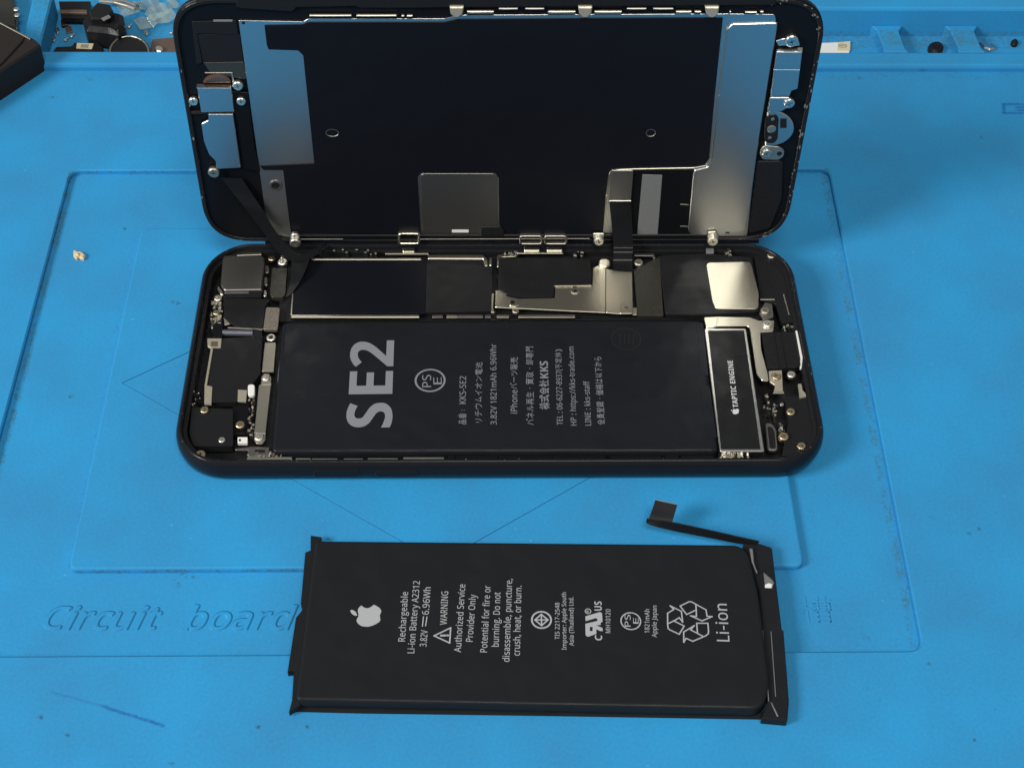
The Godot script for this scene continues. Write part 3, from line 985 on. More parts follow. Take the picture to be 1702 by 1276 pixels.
	# --- rail along the front wall
	for q in [[410, 485, 759, 769, 0], [491, 516, 761, 766, 0], [518, 561, 761.5, 767, 0], [571, 603, 761.5, 767.5, 0], [611, 661, 761, 767, 0], [670, 738, 759.5, 766, 0],
			[745, 756, 756, 764, 1], [758, 827, 757, 764.5, 1], [829, 918, 757, 765, 1], [919, 1006, 757, 765, 1], [1014, 1100, 757, 765, 1], [1106, 1128, 756, 764, 1], [1132, 1186, 757, 764, 1]]:
		plate("rail_clip", G, 4.6, .6, rect(q[0], q[2], q[1], q[3]), [M.dull, M.black_gloss][q[4]], .15)
	clutter(G, 4.3, [[412, 752, 470, 760], [1196, 752, 1245, 763]], 26, [M.dull, M.screw, M.nickel, M.rust], "rail_fittings", .8)

	# --- circuit board under its shields
	plate("circuit_board", G, 3.2, 1.4, [470, 420, 1262, 416, 1275, 530, 462, 534], M.black, .5)
	p = plate("board_shield", G, 4.6, 1.2, [486, 433, 512, 430.5, 709, 430, 707, 520, 483, 521, 486, 484], M.sheet, .2)
	for q in [[517, 427.5, 700, 431.5], [483, 522, 697, 527]]:
		plate("shield_edge", G, 4.75, .9, rect(q[0], q[1], q[2], q[3]), M.nickel, 0, .2, p)
	plate("shield_edge", G, 4.75, .9, [485, 486, 487.5, 486, 485.5, 522, 482, 522], M.nickel, 0, .12, p)
	p = plate("small_shield", G, 4.62, 1.2, [709, 430, 818, 432, 819, 517, 707, 519], M.tape, .2)
	plate("shield_edge", G, 4.8, .9, [711, 422.5, 803, 422.5, 810, 430, 811, 441, 806, 442, 803, 430, 711, 429.5], M.nickel, .2, .2, p)
	plate("shield_edge", G, 4.8, .9, rect(813.5, 427, 817.5, 441), M.nickel, .3, .15, p)
	plate("shield_edge", G, 4.7, .9, [817, 487, 821, 487, 820, 512, 822, 519, 816, 519], M.nickel, 0, .12, p)
	for q in [[718, 736, 0], [742, 760, 1], [760, 803, 0], [806, 816, 0], [826, 846, 1], [862, 956, 2]]:
		plate("rail_clip", G, 4.3, .6, rect(q[0], 523, q[1], 527.5), [M.dark_metal, M.dull, M.nickel][q[2]], .1)
	p = plate("connector_cover", G, 5.1, .9, [829, 428, 981, 430, 983, 473.5, 921.5, 474.5, 920, 493, 861, 493, 842, 489, 828, 480], M.tape, .3)
	plate("cover_edge", G, 5.15, .15, [921, 473.5, 983, 472.5, 983, 474.5, 921, 475.5], M.nickel, 0, .04, p)
	plate("metal_frame", G, 4.9, .6, [826, 424, 836, 422, 858, 421, 858, 426, 834, 427, 832, 443, 826, 443], M.nickel, .2)
	p = plate("bright_bracket", G, 4.85, .4, [823, 482, 840, 482, 842, 492, 862, 496, 921.5, 495, 922.5, 476, 984, 475, 986, 445, 996, 440, 1007, 446, 1006.5, 519.5, 823, 510.5], M.nickel, .3, .1)
	plate("bracket_wing", G, 5.0, .4, [1007.5, 446.5, 1018, 448, 1051, 450, 1052, 521.5, 1030, 521.5, 1007, 519.5], M.nickel, .2, .1, p)
	plate("bracket_pad", G, 5.1, .3, [846, 496, 863, 496, 862, 506, 857, 509, 847, 508], M.nickel, .4, .1, p)
	disc("bracket_hole", G, 5.13, .2, 852, 502, 4.5, M.black, p)
	disc("bracket_dimple", G, 5.05, .3, 956, 482, 8, M.dull, p)
	disc("bracket_hole", G, 5.1, .2, 956, 483, 3, M.black, p)
	plate("bracket_pad", G, 5.25, .3, [1033, 503, 1038, 501, 1052, 501, 1052, 521, 1030, 521, 1031, 508], M.nickel, .5, .1, p)
	disc("bracket_hole", G, 5.28, .2, 1041, 511, 4, M.rust, p)
	disc("screw_head", G, 5.5, .8, 1005, 436, 10, M.nickel)
	plate("metal_tab", G, 4.6, .4, rect(1052, 511, 1059, 523), M.nickel, .1)
	screw(G, 4.4, 857, 517, 6, M.dull)
	# clips under the display's lower edge
	for q in [[871, 409, 897, 416], [909, 409, 935, 416], [669, 411, 689, 418]]:
		plate("hinge_clip", G, 5.6, .6, rect(q[0], q[1], q[2], q[3]), M.nickel, .3, .15)
	plate("hinge_strip", G, 5.2, .4, rect(860, 417.5, 936, 421), M.nickel, .1)
	plate("hinge_strip", G, 5.2, .4, rect(640, 419, 712, 422), M.dull, .1)
	clutter(G, 5.0, [[532, 412, 640, 424], [838, 418, 860, 424], [944, 415, 978, 426], [1206, 414, 1214, 426]], 46, [M.dull, M.black_gloss, M.dark_metal], "hinge_fittings", .8)
	screw(G, 4.8, 1061.5, 437, 8, M.dull)
	plate("wire_guard", G, 5.0, .5, [1054, 421, 1088, 421, 1090, 429, 1086, 429, 1085, 425, 1054, 425], M.dark_metal, .2)
	# --- loudspeaker end
	plate("dark_shield", G, 4.5, 1.0, [1053, 448, 1097, 426, 1103, 524, 1060, 524], M.olive, .2)
	p = plate("sensor_cover", G, 4.9, 1.6, [1096, 424, 1178, 420, 1250, 427, 1262, 488, 1261, 517, 1192, 521.5, 1150, 522.5, 1106, 521], M.tape, .8, .2)
	plate("bright_plate", G, 5.25, .35, [1178, 436, 1248, 434.5, 1262, 488, 1260.5, 513, 1190, 513, 1184, 500, 1174, 440], M.nickel, 1.0, .1, p)
	plate("grey_tab", G, 5.3, .4, rect(1174, 412, 1187, 420), M.grey_tape, .2)
	plate("end_panel", G, 4.4, 1.4, [1254, 424, 1290, 420, 1312, 446, 1320, 490, 1330, 534, 1300, 536, 1290, 505, 1264, 498], M.black, .4)
	plate("panel_ridge", G, 4.6, .3, [1302, 488, 1304, 488, 1313, 522, 1311, 522], M.dull, 0, .06)
	plate("panel_ridge", G, 4.6, .3, rect(1264, 496, 1288, 498), M.dull, 0, .06)
	screw(G, 4.8, 1282.5, 425, 7.5, M.dull)
	plate("dark_bracket", G, 4.5, .6, [1262, 520, 1272, 502, 1284, 505, 1286, 527, 1270, 532], M.dark_metal, .4)
	screw(G, 4.6, 1272, 517, 8, M.dull)
	p = plate("cream_bracket", G, 4.8, .5, [1170, 527, 1193, 526, 1247, 527, 1262, 532.5, 1287.5, 532, 1286, 550.5, 1264, 552, 1266, 581, 1276, 618, 1278, 633, 1267, 632, 1258, 620, 1246.7, 545, 1243, 541, 1193, 542, 1186, 546, 1174, 545], M.nickel, .4, .1)
	p.set_meta("label", "cream L-shaped metal bracket round the vibration motor")
	plate("bracket_pad", G, 4.95, .3, [1170, 527, 1193, 527, 1192, 541, 1185, 545, 1174, 544], M.nickel, .5, .1, p)
	screw(G, 4.9, 1276, 539, 8.5, M.screw, p)
	# vibration motor with printed label
	st = begin()
	prism(st, G, rounded(pl(G, 5.0, [1171, 545.5, 1240, 545.5, 1271, 750, 1197, 750]), .4), 2.0, 5.0, .12)
	p = put(st, "vibration_motor", M.steel)
	plate("black_label", G, 5.12, .2, [1177, 549, 1237, 548.5, 1264.5, 746, 1199, 746], M.tape, .1, .04, p)
	st = begin()
	words(st, G, 5.16, "TAPTIC ENGINE", 1227.5, 677, 1218, 599, 8.8, true)
	apple(st, G, 5.16, 1222.5, 683.5, 5.2)
	put(st, "printed_words", M.white_print, p)
	clutter(G, 4.4, [[1197, 751, 1243, 764]], 14, [M.nickel, M.dull, M.tan, M.rust], "motor_fittings", .9)
	# loudspeaker corner
	p = plate("ribbed_cover", G, 4.9, 1.8, [1266, 552, 1322, 550, 1332, 607, 1324, 610, 1276, 612], M.black, .3, .2)
	for x in [0.0, 11.0]:
		plate("cover_rib", G, 5.1, .3, [1284 + x, 552, 1287 + x, 552, 1297 + x, 610, 1294 + x, 610], M.black, 0, .12, p)
	plate("antenna_strip", G, 4.8, .5, [1322.5, 549, 1326, 549, 1335, 594, 1333, 612, 1330, 612, 1331, 595], M.white, .15, .1)
	plate("tan_bracket", G, 4.7, .4, [1278, 616, 1300, 615, 1302, 652, 1286, 653, 1289, 640, 1280, 634], M.tan, .3)
	screw(G, 4.8, 1290, 626, 8, M.brass)
	screw(G, 4.7, 1315.5, 623, 7.5, M.screw)
	plate("strap_fold", G, 4.9, .3, [1286, 650, 1303, 650, 1304, 653.5, 1285, 653.5], M.nickel, 0, .06)
	plate("tan_clip", G, 4.9, .6, [1327, 637, 1333, 637, 1335, 648, 1340, 653, 1341, 658, 1330, 660], M.tan, .15, .15)
	plate("speaker_block", G, 4.3, 2.0, [1305, 660, 1345, 655, 1357, 700, 1357, 740, 1340, 757, 1300, 757, 1311, 700], M.black, .8)
	screw(G, 4.5, 1314.5, 685, 8, M.brass)
	screw(G, 4.6, 1302.5, 726, 9, M.brass)
	screw(G, 4.5, 1332.5, 742, 8, M.brass)
	disc("metal_dot", G, 4.2, .4, 1300, 671.5, 3.4, M.screw)
	clutter(G, 3.9, [[1270, 650, 1292, 690], [1295, 702, 1304, 716], [1300, 540, 1322, 548]], 60, [M.dull, M.black_gloss, M.screw, M.green, M.dark_metal], "board_electronics", .6)
	plate("acoustic_housing", G, 3.7, 1.0, [1272, 702, 1282, 702, 1291, 712, 1294, 748, 1276, 748], M.dark_metal, .8, .2)
	plate("acoustic_slot", G, 3.75, .3, [1276, 708, 1283, 709, 1288, 717, 1290, 745, 1280, 745], M.black, .6, .05)
	# --- the battery fitted in it
	st = begin()
	var body := rounded(pl(G, 4.7, [468, 533.5, 1168, 530, 1195, 750, 450, 751]), 1.7, 7)
	loft(st, G, body, [[0.0, 1.55], [0.0, 3.5], [.08, 4.1], [.28, 4.45], [.6, 4.66], [1.05, 4.72]], true, true, true)
	p = put(st, "battery", M.wrap_new)
	plate("battery_flap", G, 4.82, .1, [1157, 536, 1169, 536, 1178, 624, 1164, 622], M.wrap_new, .3, .03, p)
	plate("battery_flap", G, 4.82, .1, [1164, 641, 1180, 640, 1192, 728, 1175, 724], M.wrap_new, .3, .03, p)
	plate("adhesive_edge", G, 4.3, .8, [469, 549, 472, 548, 467, 590, 465, 632, 461, 645, 461, 630], M.grey_tape, .1, .1, p)
	st = begin()
	var h := 4.76
	words(st, G, h, "SE2", 650, 710, 655, 565.4, 74, true)
	mark_ps(st, h, 714.8, 632, 24.2, 1.05, [716.5, 643.2, 716.5, 622.7, 15], [734.2, 638.3, 733.8, 626.7, 14])
	glyphs(st, G, h, "品番", 774.5, 706, 774.5, 686, 12)
	glyphs(st, G, h, "：", 774.5, 686, 774.5, 677, 10)
	words(st, G, h, "KKS-SE2", 774.2, 671, 774.6, 625, 10.8)
	glyphs(st, G, h, "リチウムイオン電池", 800.5, 704.4, 801.5, 601.5, 11.5)
	words(st, G, h, "3.82V 1821mAh 6.96Whr", 825.7, 705.4, 824.7, 571.6, 10.4)
	words(st, G, h, "iPhone", 859.7, 687, 860, 648, 11)
	glyphs(st, G, h, "パーツ販売", 860, 647, 860.5, 593.3, 12)
	glyphs(st, G, h, "パネル再生・買取・卸専門", 887.6, 706.9, 886, 574.8, 12.5)
	glyphs(st, G, h, "株式会社", 912.8, 680.5, 911.5, 631, 15, .12)
	words(st, G, h, "KKS", 911.5, 628.5, 910.5, 600, 13.5, true)
	words(st, G, h, "TEL : 06-6227-8937(", 935.5, 706, 933.6, 613.5, 9.8)
	glyphs(st, G, h, "不定休", 933.6, 613, 932.8, 585, 10.5)
	words(st, G, h, ")", 932.8, 584, 932.6, 580.5, 9.8)
	words(st, G, h, "HP : https://kks-trade.com", 958.5, 707, 953.6, 576, 9.8)
	words(st, G, h, "LINE : kks-staff", 982.7, 707, 979.5, 633.3, 9.8)
	glyphs(st, G, h, "会員登録・価格は以下から", 1005.4, 706.2, 999.2, 591.4, 12)
	put(st, "printed_label", M.label_new, p)
	st = begin()
	var fc := at(G, h, 1041, 563)
	stroke(st, G, h, circle(fc, 3.3, 30), .35, true)
	stroke(st, G, h, circle(fc, 2.5, 26), .15, true)
	for k in 4:
		stroke(st, G, h, PackedVector2Array([fc + Vector2(-1.5 + k, -1.5), fc + Vector2(-1.2 + k, 1.5)]), .3)
	put(st, "faint_stamp", M.stamp, p)

func tube_px(st: SurfaceTool, f: Frame, h: float, x0: float, y0: float, x1: float, y1: float, r: float):
	var a := pt(f, h, x0, y0)
	var b := pt(f, h, x1, y1)
	var d := (b - a).normalized()
	var s := d.cross(f.n).normalized()
	var t := s.cross(d)
	for k in 12:
		var n0 := s * cos(TAU * k / 12) + t * sin(TAU * k / 12)
		var n1 := s * cos(TAU * (k + 1) / 12) + t * sin(TAU * (k + 1) / 12)
		tri(st, a + n0 * r, b + n0 * r, a + n1 * r, n0 + n1, n0, n0, n1)
		tri(st, b + n0 * r, b + n1 * r, a + n1 * r, n0 + n1, n0, n1, n1)
		tri(st, a, a + n0 * r, a + n1 * r, -d)
		tri(st, b, b + n0 * r, b + n1 * r, d)

# crowds of parts too small to tell apart: little blocks with their own heights
func clutter(f: Frame, h: float, areas: Array, count: int, ms: Array, called: String, size: float):
	var sts := []
	for m in ms:
		sts.append(begin())
	var used := {}
	for i in count:
		var a = areas[i % areas.size()]
		var c := at(f, h, rng.randf_range(a[0], a[2]), rng.randf_range(a[1], a[3]))
		var w := size * rng.randf_range(.35, 1.0)
		var l := size * rng.randf_range(.35, 1.2)
		var t := rng.randfn(0, .12)
		var q := PackedVector2Array()
		for s in [[-1, -1], [1, -1], [1, 1], [-1, 1]]:
			q.append(c + Vector2(s[0] * w / 2, s[1] * l / 2).rotated(t))
		var k := rng.randi() % ms.size()
		used[k] = true
		prism(sts[k], f, q, h - 1.6, h + rng.randf_range(-.3, .3), .08)
	for k in ms.size():
		if used.has(k):
			put(sts[k], called, ms[k]).set_meta("kind", "stuff")

# worn chips of pale metal along an outline
func edge_flakes(o: PackedVector2Array, _spans: Array):
	var st := begin()
	var p := orient(o)
	for i in 150:
		var k := pick(p)
		var c := p[k]
		if c.x < 40 and rng.randf() < .75:
			continue
		var j := (k + 1) % p.size()
		var base := p[k].lerp(p[j], rng.randf())
		var nrm := Vector2(-(p[j] - p[k]).y, (p[j] - p[k]).x).normalized()
		base += nrm * rng.randf_range(.85, 1.35)
		var s := rng.randf_range(.08, .3)
		var h := 6.03
		var tg := (p[j] - p[k]).normalized()
		var a := base - tg * s + nrm * rng.randf_range(-.1, .1)
		var b := base + tg * s * rng.randf_range(.3, 1.5)
		var c2 := base + nrm * rng.randf_range(.05, .2)
		tri(st, wp(G, a, h), wp(G, b, h), wp(G, c2, h), Vector3.UP)
	var o2 := put(st, "worn_chips", M.flake)
	o2.set_meta("kind", "stuff")

func pick(o: PackedVector2Array) -> int:
	var total := 0.0
	for i in o.size():
		total += o[i].distance_to(o[(i + 1) % o.size()])
	var t := rng.randf() * total
	for i in o.size():
		t -= o[i].distance_to(o[(i + 1) % o.size()])
		if t <= 0.0:
			return i
	return 0

func mark_ps(st: SurfaceTool, h: float, x: float, y: float, rpx: float, wide: float, ps: Array, e: Array):
	var c := at(G, h, x, y)
	var r := c.distance_to(at(G, h, x + rpx, y))
	stroke(st, G, h, circle(c, r, 28), r * .13, true)
	words(st, G, h, "PS", ps[0], ps[1], ps[2], ps[3], ps[4])
	words(st, G, h, "E", e[0], e[1], e[2], e[3], e[4])

# fruit mark with a leaf, lying on its side; traced about its middle, in photo pixels of a 43 x 37 mark
func apple(st: SurfaceTool, f: Frame, h: float, x: float, y: float, half: float):
	var k := half / 20.0
	var body := [600.6, 1006, 603.5, 1008.6, 607, 1010.3, 611, 1010.5, 615, 1009.3, 618.5, 1006.8, 621, 1004.7, 626, 1007, 630.5, 1010, 633, 1013.5, 633.6, 1016, 632.5, 1019, 631, 1022, 631.5, 1026, 632, 1030.5, 630, 1033.5, 625, 1036.7, 619, 1039.5, 612, 1041.3, 606, 1041.2, 600, 1040, 595, 1036.5, 592.3, 1032, 593, 1028, 595.3, 1024.5, 595.6, 1020, 594.5, 1016.5, 594.8, 1012, 597, 1008.7]
	var leaf := [581.8, 1014.5, 584, 1013.2, 588, 1014.3, 591.5, 1017.3, 593.6, 1022.5, 591, 1023.3, 586.5, 1021.5, 583.3, 1018.4]
	for s in [body, leaf]:
		var q := PackedVector2Array()
		for i in range(0, s.size(), 2):
			q.append(at(f, h, x + (s[i] - 610) * k, y + (s[i + 1] - 1023) * k))
		cap(st, f, orient(q), h, 1.0)

# ---------------------------------------------------------------- the display lifted up on its cables
func build_display():
	thing("display_panel", "inner side of a phone display panel standing upright behind its housing", "display", Vector3(-0.28, 7.07, -32.79))
	var st := begin()
	var o := orient(rounded(pl(D, 0, [346, 399, 1304, 397, 1381, -6, 276, -6]), 10.5, 12))
	loft(st, D, o, [[.9, -2.0], [.25, -1.6], [0.0, -1.0], [0.0, .15], [.2, .35]], true, true)
	var body := put(st, "display_frame", M.black_gloss)
	frame_ring("gasket", D, inset(o, .25), .9, .1, .85, M.black, body)
	# worn flakes of paint along the gasket
	st = begin()
	for i in 250:
		var k := pick(o)
		var j := (k + 1) % o.size()
		var tg := (o[j] - o[k]).normalized()
		var nr := Vector2(-tg.y, tg.x)
		var b := o[k].lerp(o[j], rng.randf())
		if b.x < 55 and rng.randf() < .88:
			continue
		b += nr * rng.randf_range(.2, 1.4)
		var s := rng.randf_range(.12, .6)
		var h := rng.randf_range(.87, .95)
		tri(st, wp(D, b - tg * s, h), wp(D, b + tg * s * rng.randf_range(.4, 1.4), h), wp(D, b + nr * rng.randf_range(.1, .4), h), D.n)
		tri(st, wp(D, b - tg * s, h), wp(D, b + tg * s, h), wp(D, b - nr * rng.randf_range(.05, .3), h), D.n)
	put(st, "worn_chips", M.flake, body).set_meta("kind", "stuff")
	# top lip: a ragged gasket above the rail
	plate("top_gasket", D, 1.1, .9, [392, 12, 402, 15, 486, 20, 492, 13, 590, 11, 600, 14, 690, 14, 740, 13, 1290, 9, 1290, -4, 392, -4], M.black, 0, .2, body)

	# --- metal back plate, black sheet on it
	var back := plate("back_plate", D, .75, .5, [396, 34, 504, 36, 512, 31, 740, 31, 762, 25, 1216, 23, 1288, 24, 1290, 34, 1258, 246, 1242, 392, 478, 394, 455, 389, 443, 370, 430, 276], M.plate, .4, .03)
	plate("black_sheet", D, .92, .14, [439, 42, 502, 41, 510, 37, 739, 37, 762, 32, 1100, 29.5, 1202, 29.5, 1188.5, 158, 1179, 264, 1172, 274, 1152, 278, 1052, 280, 1018, 281.5, 1012, 288, 1007, 324, 1002, 389, 830, 389, 829, 296, 823, 287.5, 700, 287.5, 694, 294, 699, 389, 483, 388, 475, 324, 470, 283, 438, 283, 431, 276, 522, 272, 511, 165, 503.5, 92, 495, 84, 446, 82.5, 443, 75], M.sheet, .25, .05)
	st = begin()
	loft(st, D, circle(at(D, .8, 458, 308), 1.5), [[0.0, .7], [0.0, .95], [.1, 1.02], [.55, 1.02], [.6, .3]], false, false)
	put(st, "hole_rim", M.dark_metal, back)
	disc("screw_hole", D, .86, .1, 458, 308, 6.5, M.black, back)
	disc("pin_hole", D, .8, .1, 404, 38, 3, M.black, back)
	# raised wing of the plate
	var wing := plate("plate_wing", D, 1.15, .45, [1217, 40, 1293, 38, 1292, 46, 1259, 250, 1246, 350, 1240, 380, 1227, 386, 1212, 389, 1175, 394, 1150, 393, 1144, 383, 1151.5, 300, 1154, 283, 1176, 278, 1183, 268, 1195, 158, 1209, 49], M.plate, .5, .16)
	plate("slot_notch", D, 1.2, .1, rect(1206, 385.5, 1213, 388), M.black, 0, .03, wing)
	# lip that runs round the sheet, folded up
	st = begin()
	var lip := PackedVector2Array()
	for q in [[1209, 48], [1195, 158], [1182, 266], [1176, 275], [1154, 279], [1052, 281], [1018, 282.5], [1013, 288], [1008, 324], [1003, 388]]:
		lip.append(at(D, 1.2, q[0], q[1]))
	for i in lip.size() - 1:
		var d := (lip[i + 1] - lip[i]).normalized()
		var s := Vector2(-d.y, d.x) * .11
		loft(st, D, PackedVector2Array([lip[i] - s, lip[i + 1] - s, lip[i + 1] + s, lip[i] + s]), [[0.0, .7], [0.0, 1.2], [.06, 1.28]], true, false)
	put(st, "folded_lip", M.nickel, back)
	for q in [[552, 221, 11.5], [1082, 221, 8.5]]:
		var c := at(D, .95, q[0], q[1])
		var r := c.distance_to(at(D, .95, q[0] + q[2], q[1]))
		st = begin()
		var oval := circle(c, 1.05, 20)
		for k in oval.size():
			oval[k].x = c.x + (oval[k].x - c.x) * r / 1.05
		loft(st, D, oval, [[0.0, .85], [0.0, .98], [.12, 1.0], [.24, .9], [.3, .72]], true, false)
		put(st, "round_window", M.dark_metal)
	plate("grey_patch", D, .98, .2, [699, 291, 704, 288.5, 820, 288.5, 827, 294, 828, 374, 834, 378, 834, 391, 702, 391], M.dark_metal, .5, .05)
	plate("patch_tag", D, 1.06, .1, rect(751, 382, 779, 386.5), M.white, .2, .03)
	plate("patch_block", D, 1.3, .4, [800, 377, 830, 377, 837, 382, 838, 392, 800, 393], M.black, .3, .1)
	# --- bottom right bay
	plate("cable_bay", D, .98, .15, [1053, 283, 1153, 282, 1144, 384, 1148, 391, 1044, 391], M.black_gloss, .1, .04)
	plate("grey_sticker", D, 1.06, .1, [1068, 290, 1101, 291, 1093, 392, 1059, 392], M.grey_tape, .15, .03)
	plate("bay_contact", D, 1.05, .1, [1131, 339, 1145, 340, 1145, 341.5, 1131, 340.5], M.dull, 0, .02)
	plate("bay_contact", D, 1.05, .1, [1131, 375.5, 1144, 376, 1144, 377.5, 1131, 377], M.dull, 0, .02)
	var cc := plate("connector_cover", D, 1.5, .6, [1018, 283, 1053, 283, 1049, 335, 1013.5, 335], M.dark_metal, .3, .12)
	plate("cover_edge", D, 1.6, .15, [1013, 333.5, 1049, 333.5, 1049, 335.5, 1013, 335.5], M.nickel, 0, .05, cc)
	# --- rails on the long edges
	for q in [[514, 584, 25.5, 29, 0], [592, 659, 25.5, 29, 0], [667, 672, 26, 29, 0], [676, 686, 26, 29, 0], [776, 821, 19, 24, 0], [829, 861, 14, 17.5, 1], [873, 905, 14, 17.5, 1], [911, 957, 19, 24, 0], [988, 1034, 19, 24, 0],
			[1042, 1075, 14, 17.5, 1], [1086, 1120, 14, 17.5, 1], [1124, 1150, 19, 24, 0], [1155, 1166, 19, 23, 0], [1213, 1216, 19, 22, 0], [1239, 1259, 20, 23, 0], [1264, 1270, 19, 23, 0]]:
		plate("rail_clip", D, 1.5, .8, rect(q[0], q[2], q[1], q[3]), [M.dull, M.dark_metal][q[4]], .1, .2)
	for q in [[747, 771], [961, 985], [1172, 1196]]:
		plate("edge_clip", D, 2.0, 1.2, [q[0], 12, q[1], 12, q[1] - 2, 24, q[0] + 15, 30, q[0] + 8, 30, q[0] + 2, 24], M.tan, .2, .25)
	plate("edge_bar", D, 1.3, .8, [496, 391, 1180, 390, 1180, 397, 496, 398], M.black_gloss, 0, .2)
	plate("edge_bar", D, 1.0, .8, [440, 399, 1262, 397, 1262, 405, 440, 406], M.black_gloss, 0, .2)
	plate("edge_wire", D, 1.5, .3, [497, 397.3, 570, 397.3, 570, 398.7, 497, 398.7], M.dark_metal, 0, .05)
	plate("edge_wire", D, 1.5, .3, [698, 397.3, 980, 396.3, 980, 397.7, 698, 398.7], M.dark_metal, 0, .05)
	frame_ring("edge_loop", D, orient(rounded(pl(D, 2.0, rect(661, 388, 698, 407)), 1.0)), .5, .8, 2.0, M.nickel)
	for x in [863, 904]:
		frame_ring("edge_loop", D, orient(rounded(pl(D, 1.9, rect(x, 392, x + 39, 407)), .9)), .4, .8, 1.9, M.dull)
	screw(D, 1.9, 490.5, 393, 8, M.screw)
	screw(D, 2.6, 490.5, 403, 9.5, M.screw)
	screw(D, 2.2, 995.5, 400, 9, M.screw)
	screw(D, 2.2, 1185, 400, 9.5, M.screw)
	plate("screw_tab", D, 1.8, .4, rect(986, 388, 1004, 396), M.nickel, .2)
	plate("screw_tab", D, 1.8, .4, [1177, 386, 1190, 385, 1195, 396, 1176, 396], M.nickel, .2)
	# --- earpiece end
	plate("sensor_window", D, .6, .2, [327, 57, 398, 58, 404, 102, 337, 103], M.black, .2, .05)
	plate("sensor_surround", D, .75, .3, [318, 36, 392, 34, 396, 58, 327, 56, 336, 104, 326, 108], M.black, .2, .1)
	plate("olive_strip", D, .7, .3, [337, 104, 404, 103, 411, 130, 404, 132, 350, 122], M.olive, .2)
	plate("frame_bar", D, .9, .3, [354, 33.5, 386, 33.5, 386, 36.5, 354, 36.5], M.grey_tape, 0, .05)
	var ear := plate("earpiece_bracket", D, 1.7, .9, [327, 146, 384, 146, 389, 186, 334, 187], M.plate, .15, .1)
	ribbon_quad("bracket_fold", pt(D, 1.7, 326, 146), pt(D, 1.7, 384, 146), pt(D, .65, 327, 139.5), pt(D, .65, 383.5, 139.5), M.lit_fold, ear)
	plate("bracket_face", D, 1.6, .7, [346, 190, 387, 190, 390, 210, 400, 279, 359.5, 281, 358, 268, 347, 257, 339, 237, 334, 206, 346, 200], M.plate, .3, .1, ear)
	ribbon_quad("bracket_fold", pt(D, 1.6, 345, 190.5), pt(D, 1.6, 387, 190.5), pt(D, .95, 345, 186.5), pt(D, .95, 386, 186.5), M.lit_fold, ear)
	st = begin()
	var dome := PackedVector2Array()
	for k in 13:
		var a := PI * k / 12
		dome.append(at(D, .9, 360 - 23 * cos(a), 138 - 14 * sin(a)))
	loft(st, D, dome, [[0.0, .3], [0.0, .7], [.6, 1.0]], true, false)
	put(st, "earpiece_dome", M.copper)
	plate("dome_frame", D, .8, .3, [340, 120.5, 386, 120.5, 389, 140, 386.5, 140, 384, 122.5, 340, 122.5], M.dull, 0, .05)
	plate("bracket_arm", D, 1.0, .5, [317, 186, 408, 182, 410, 188, 318, 190], M.brown, .1)
	plate("bracket_arm", D, 1.1, .6, [384, 152, 412, 154, 422, 240, 432, 285, 404, 280, 392, 200], M.black_gloss, .3)
	screw(D, 1.3, 395, 142, 9, M.screw)
	screw(D, 1.3, 321, 168, 8, M.screw)
	screw(D, 1.3, 400.5, 168, 8, M.screw)
	screw(D, 1.4, 355, 286, 10, M.dull)
	# --- button end
	var bb := plate("button_bracket", D, 1.6, .8, [1291, 86, 1334, 86, 1326, 148, 1316, 151, 1313, 160, 1281, 160.5], M.plate, .2, .1)
	ribbon_quad("bracket_fold", pt(D, 1.6, 1291, 86), pt(D, 1.6, 1334, 86), pt(D, .5, 1292, 79), pt(D, .5, 1334.5, 79), M.lit_fold, bb)
	plate("bracket_step", D, 1.63, .1, [1286.5, 116, 1330, 116, 1329.5, 117, 1286, 117], M.steel, 0, .01, bb)
	plate("bracket_step", D, 1.6, .8, [1280.5, 162, 1313, 162, 1320, 168, 1318, 178, 1306, 181, 1300, 185, 1276, 185], M.plate, .3, .1, bb)
	screw(D, 1.7, 1312, 171, 9.5, M.steel, bb)
	plate("screw_tab", D, 1.0, .5, [1290, 68, 1300, 65, 1326, 60, 1330, 76, 1294, 76], M.steel, .3)
	screw(D, 1.2, 1316, 67, 11.5, M.steel)
	st = begin()
	var arc := PackedVector2Array()
	for k in 17:
		var a := -PI * .5 + PI * k / 16
		arc.append(at(D, 1.2, 1283 + 37 * cos(a), 213 + 29 * sin(a)))
	arc.append(at(D, 1.2, 1272, 242)); arc.append(at(D, 1.2, 1276, 186))
	loft(st, D, arc, [[0.0, .3], [0.0, 1.05], [.2, 1.2]], true, false)
	var home := put(st, "button_disc", M.plate)
	plate("button_pill", D, 1.35, .4, [1278, 191, 1290, 190, 1295, 196, 1293, 232, 1286, 239, 1274, 238, 1270, 230, 1272, 197], M.black, .8, .1, home)
	disc("button_stud", D, 1.55, .3, 1283, 215, 7.5, M.dull, home)
	disc("pill_dot", D, 1.42, .12, 1285, 198, 3, M.dull, home)
	disc("pill_dot", D, 1.42, .12, 1280, 229, 3, M.dull, home)
	plate("button_chip", D, 1.3, .25, rect(1297, 197, 1308, 213), M.black, .1, .05, home)
	plate("screw_tab", D, 1.1, .6, [1266, 246, 1272, 242, 1296, 244, 1304, 250, 1303, 260, 1294, 266, 1268, 265, 1263, 256], M.dull, .5)
	screw(D, 1.2, 1275, 254, 8.5, M.steel)
	disc("tab_hole", D, 1.14, .1, 1296, 255.5, 4.5, M.black)
	plate("bay_panel", D, .7, .4, [1258, 268, 1302, 268, 1300, 330, 1280, 380, 1244, 388], M.black, .8, .1)
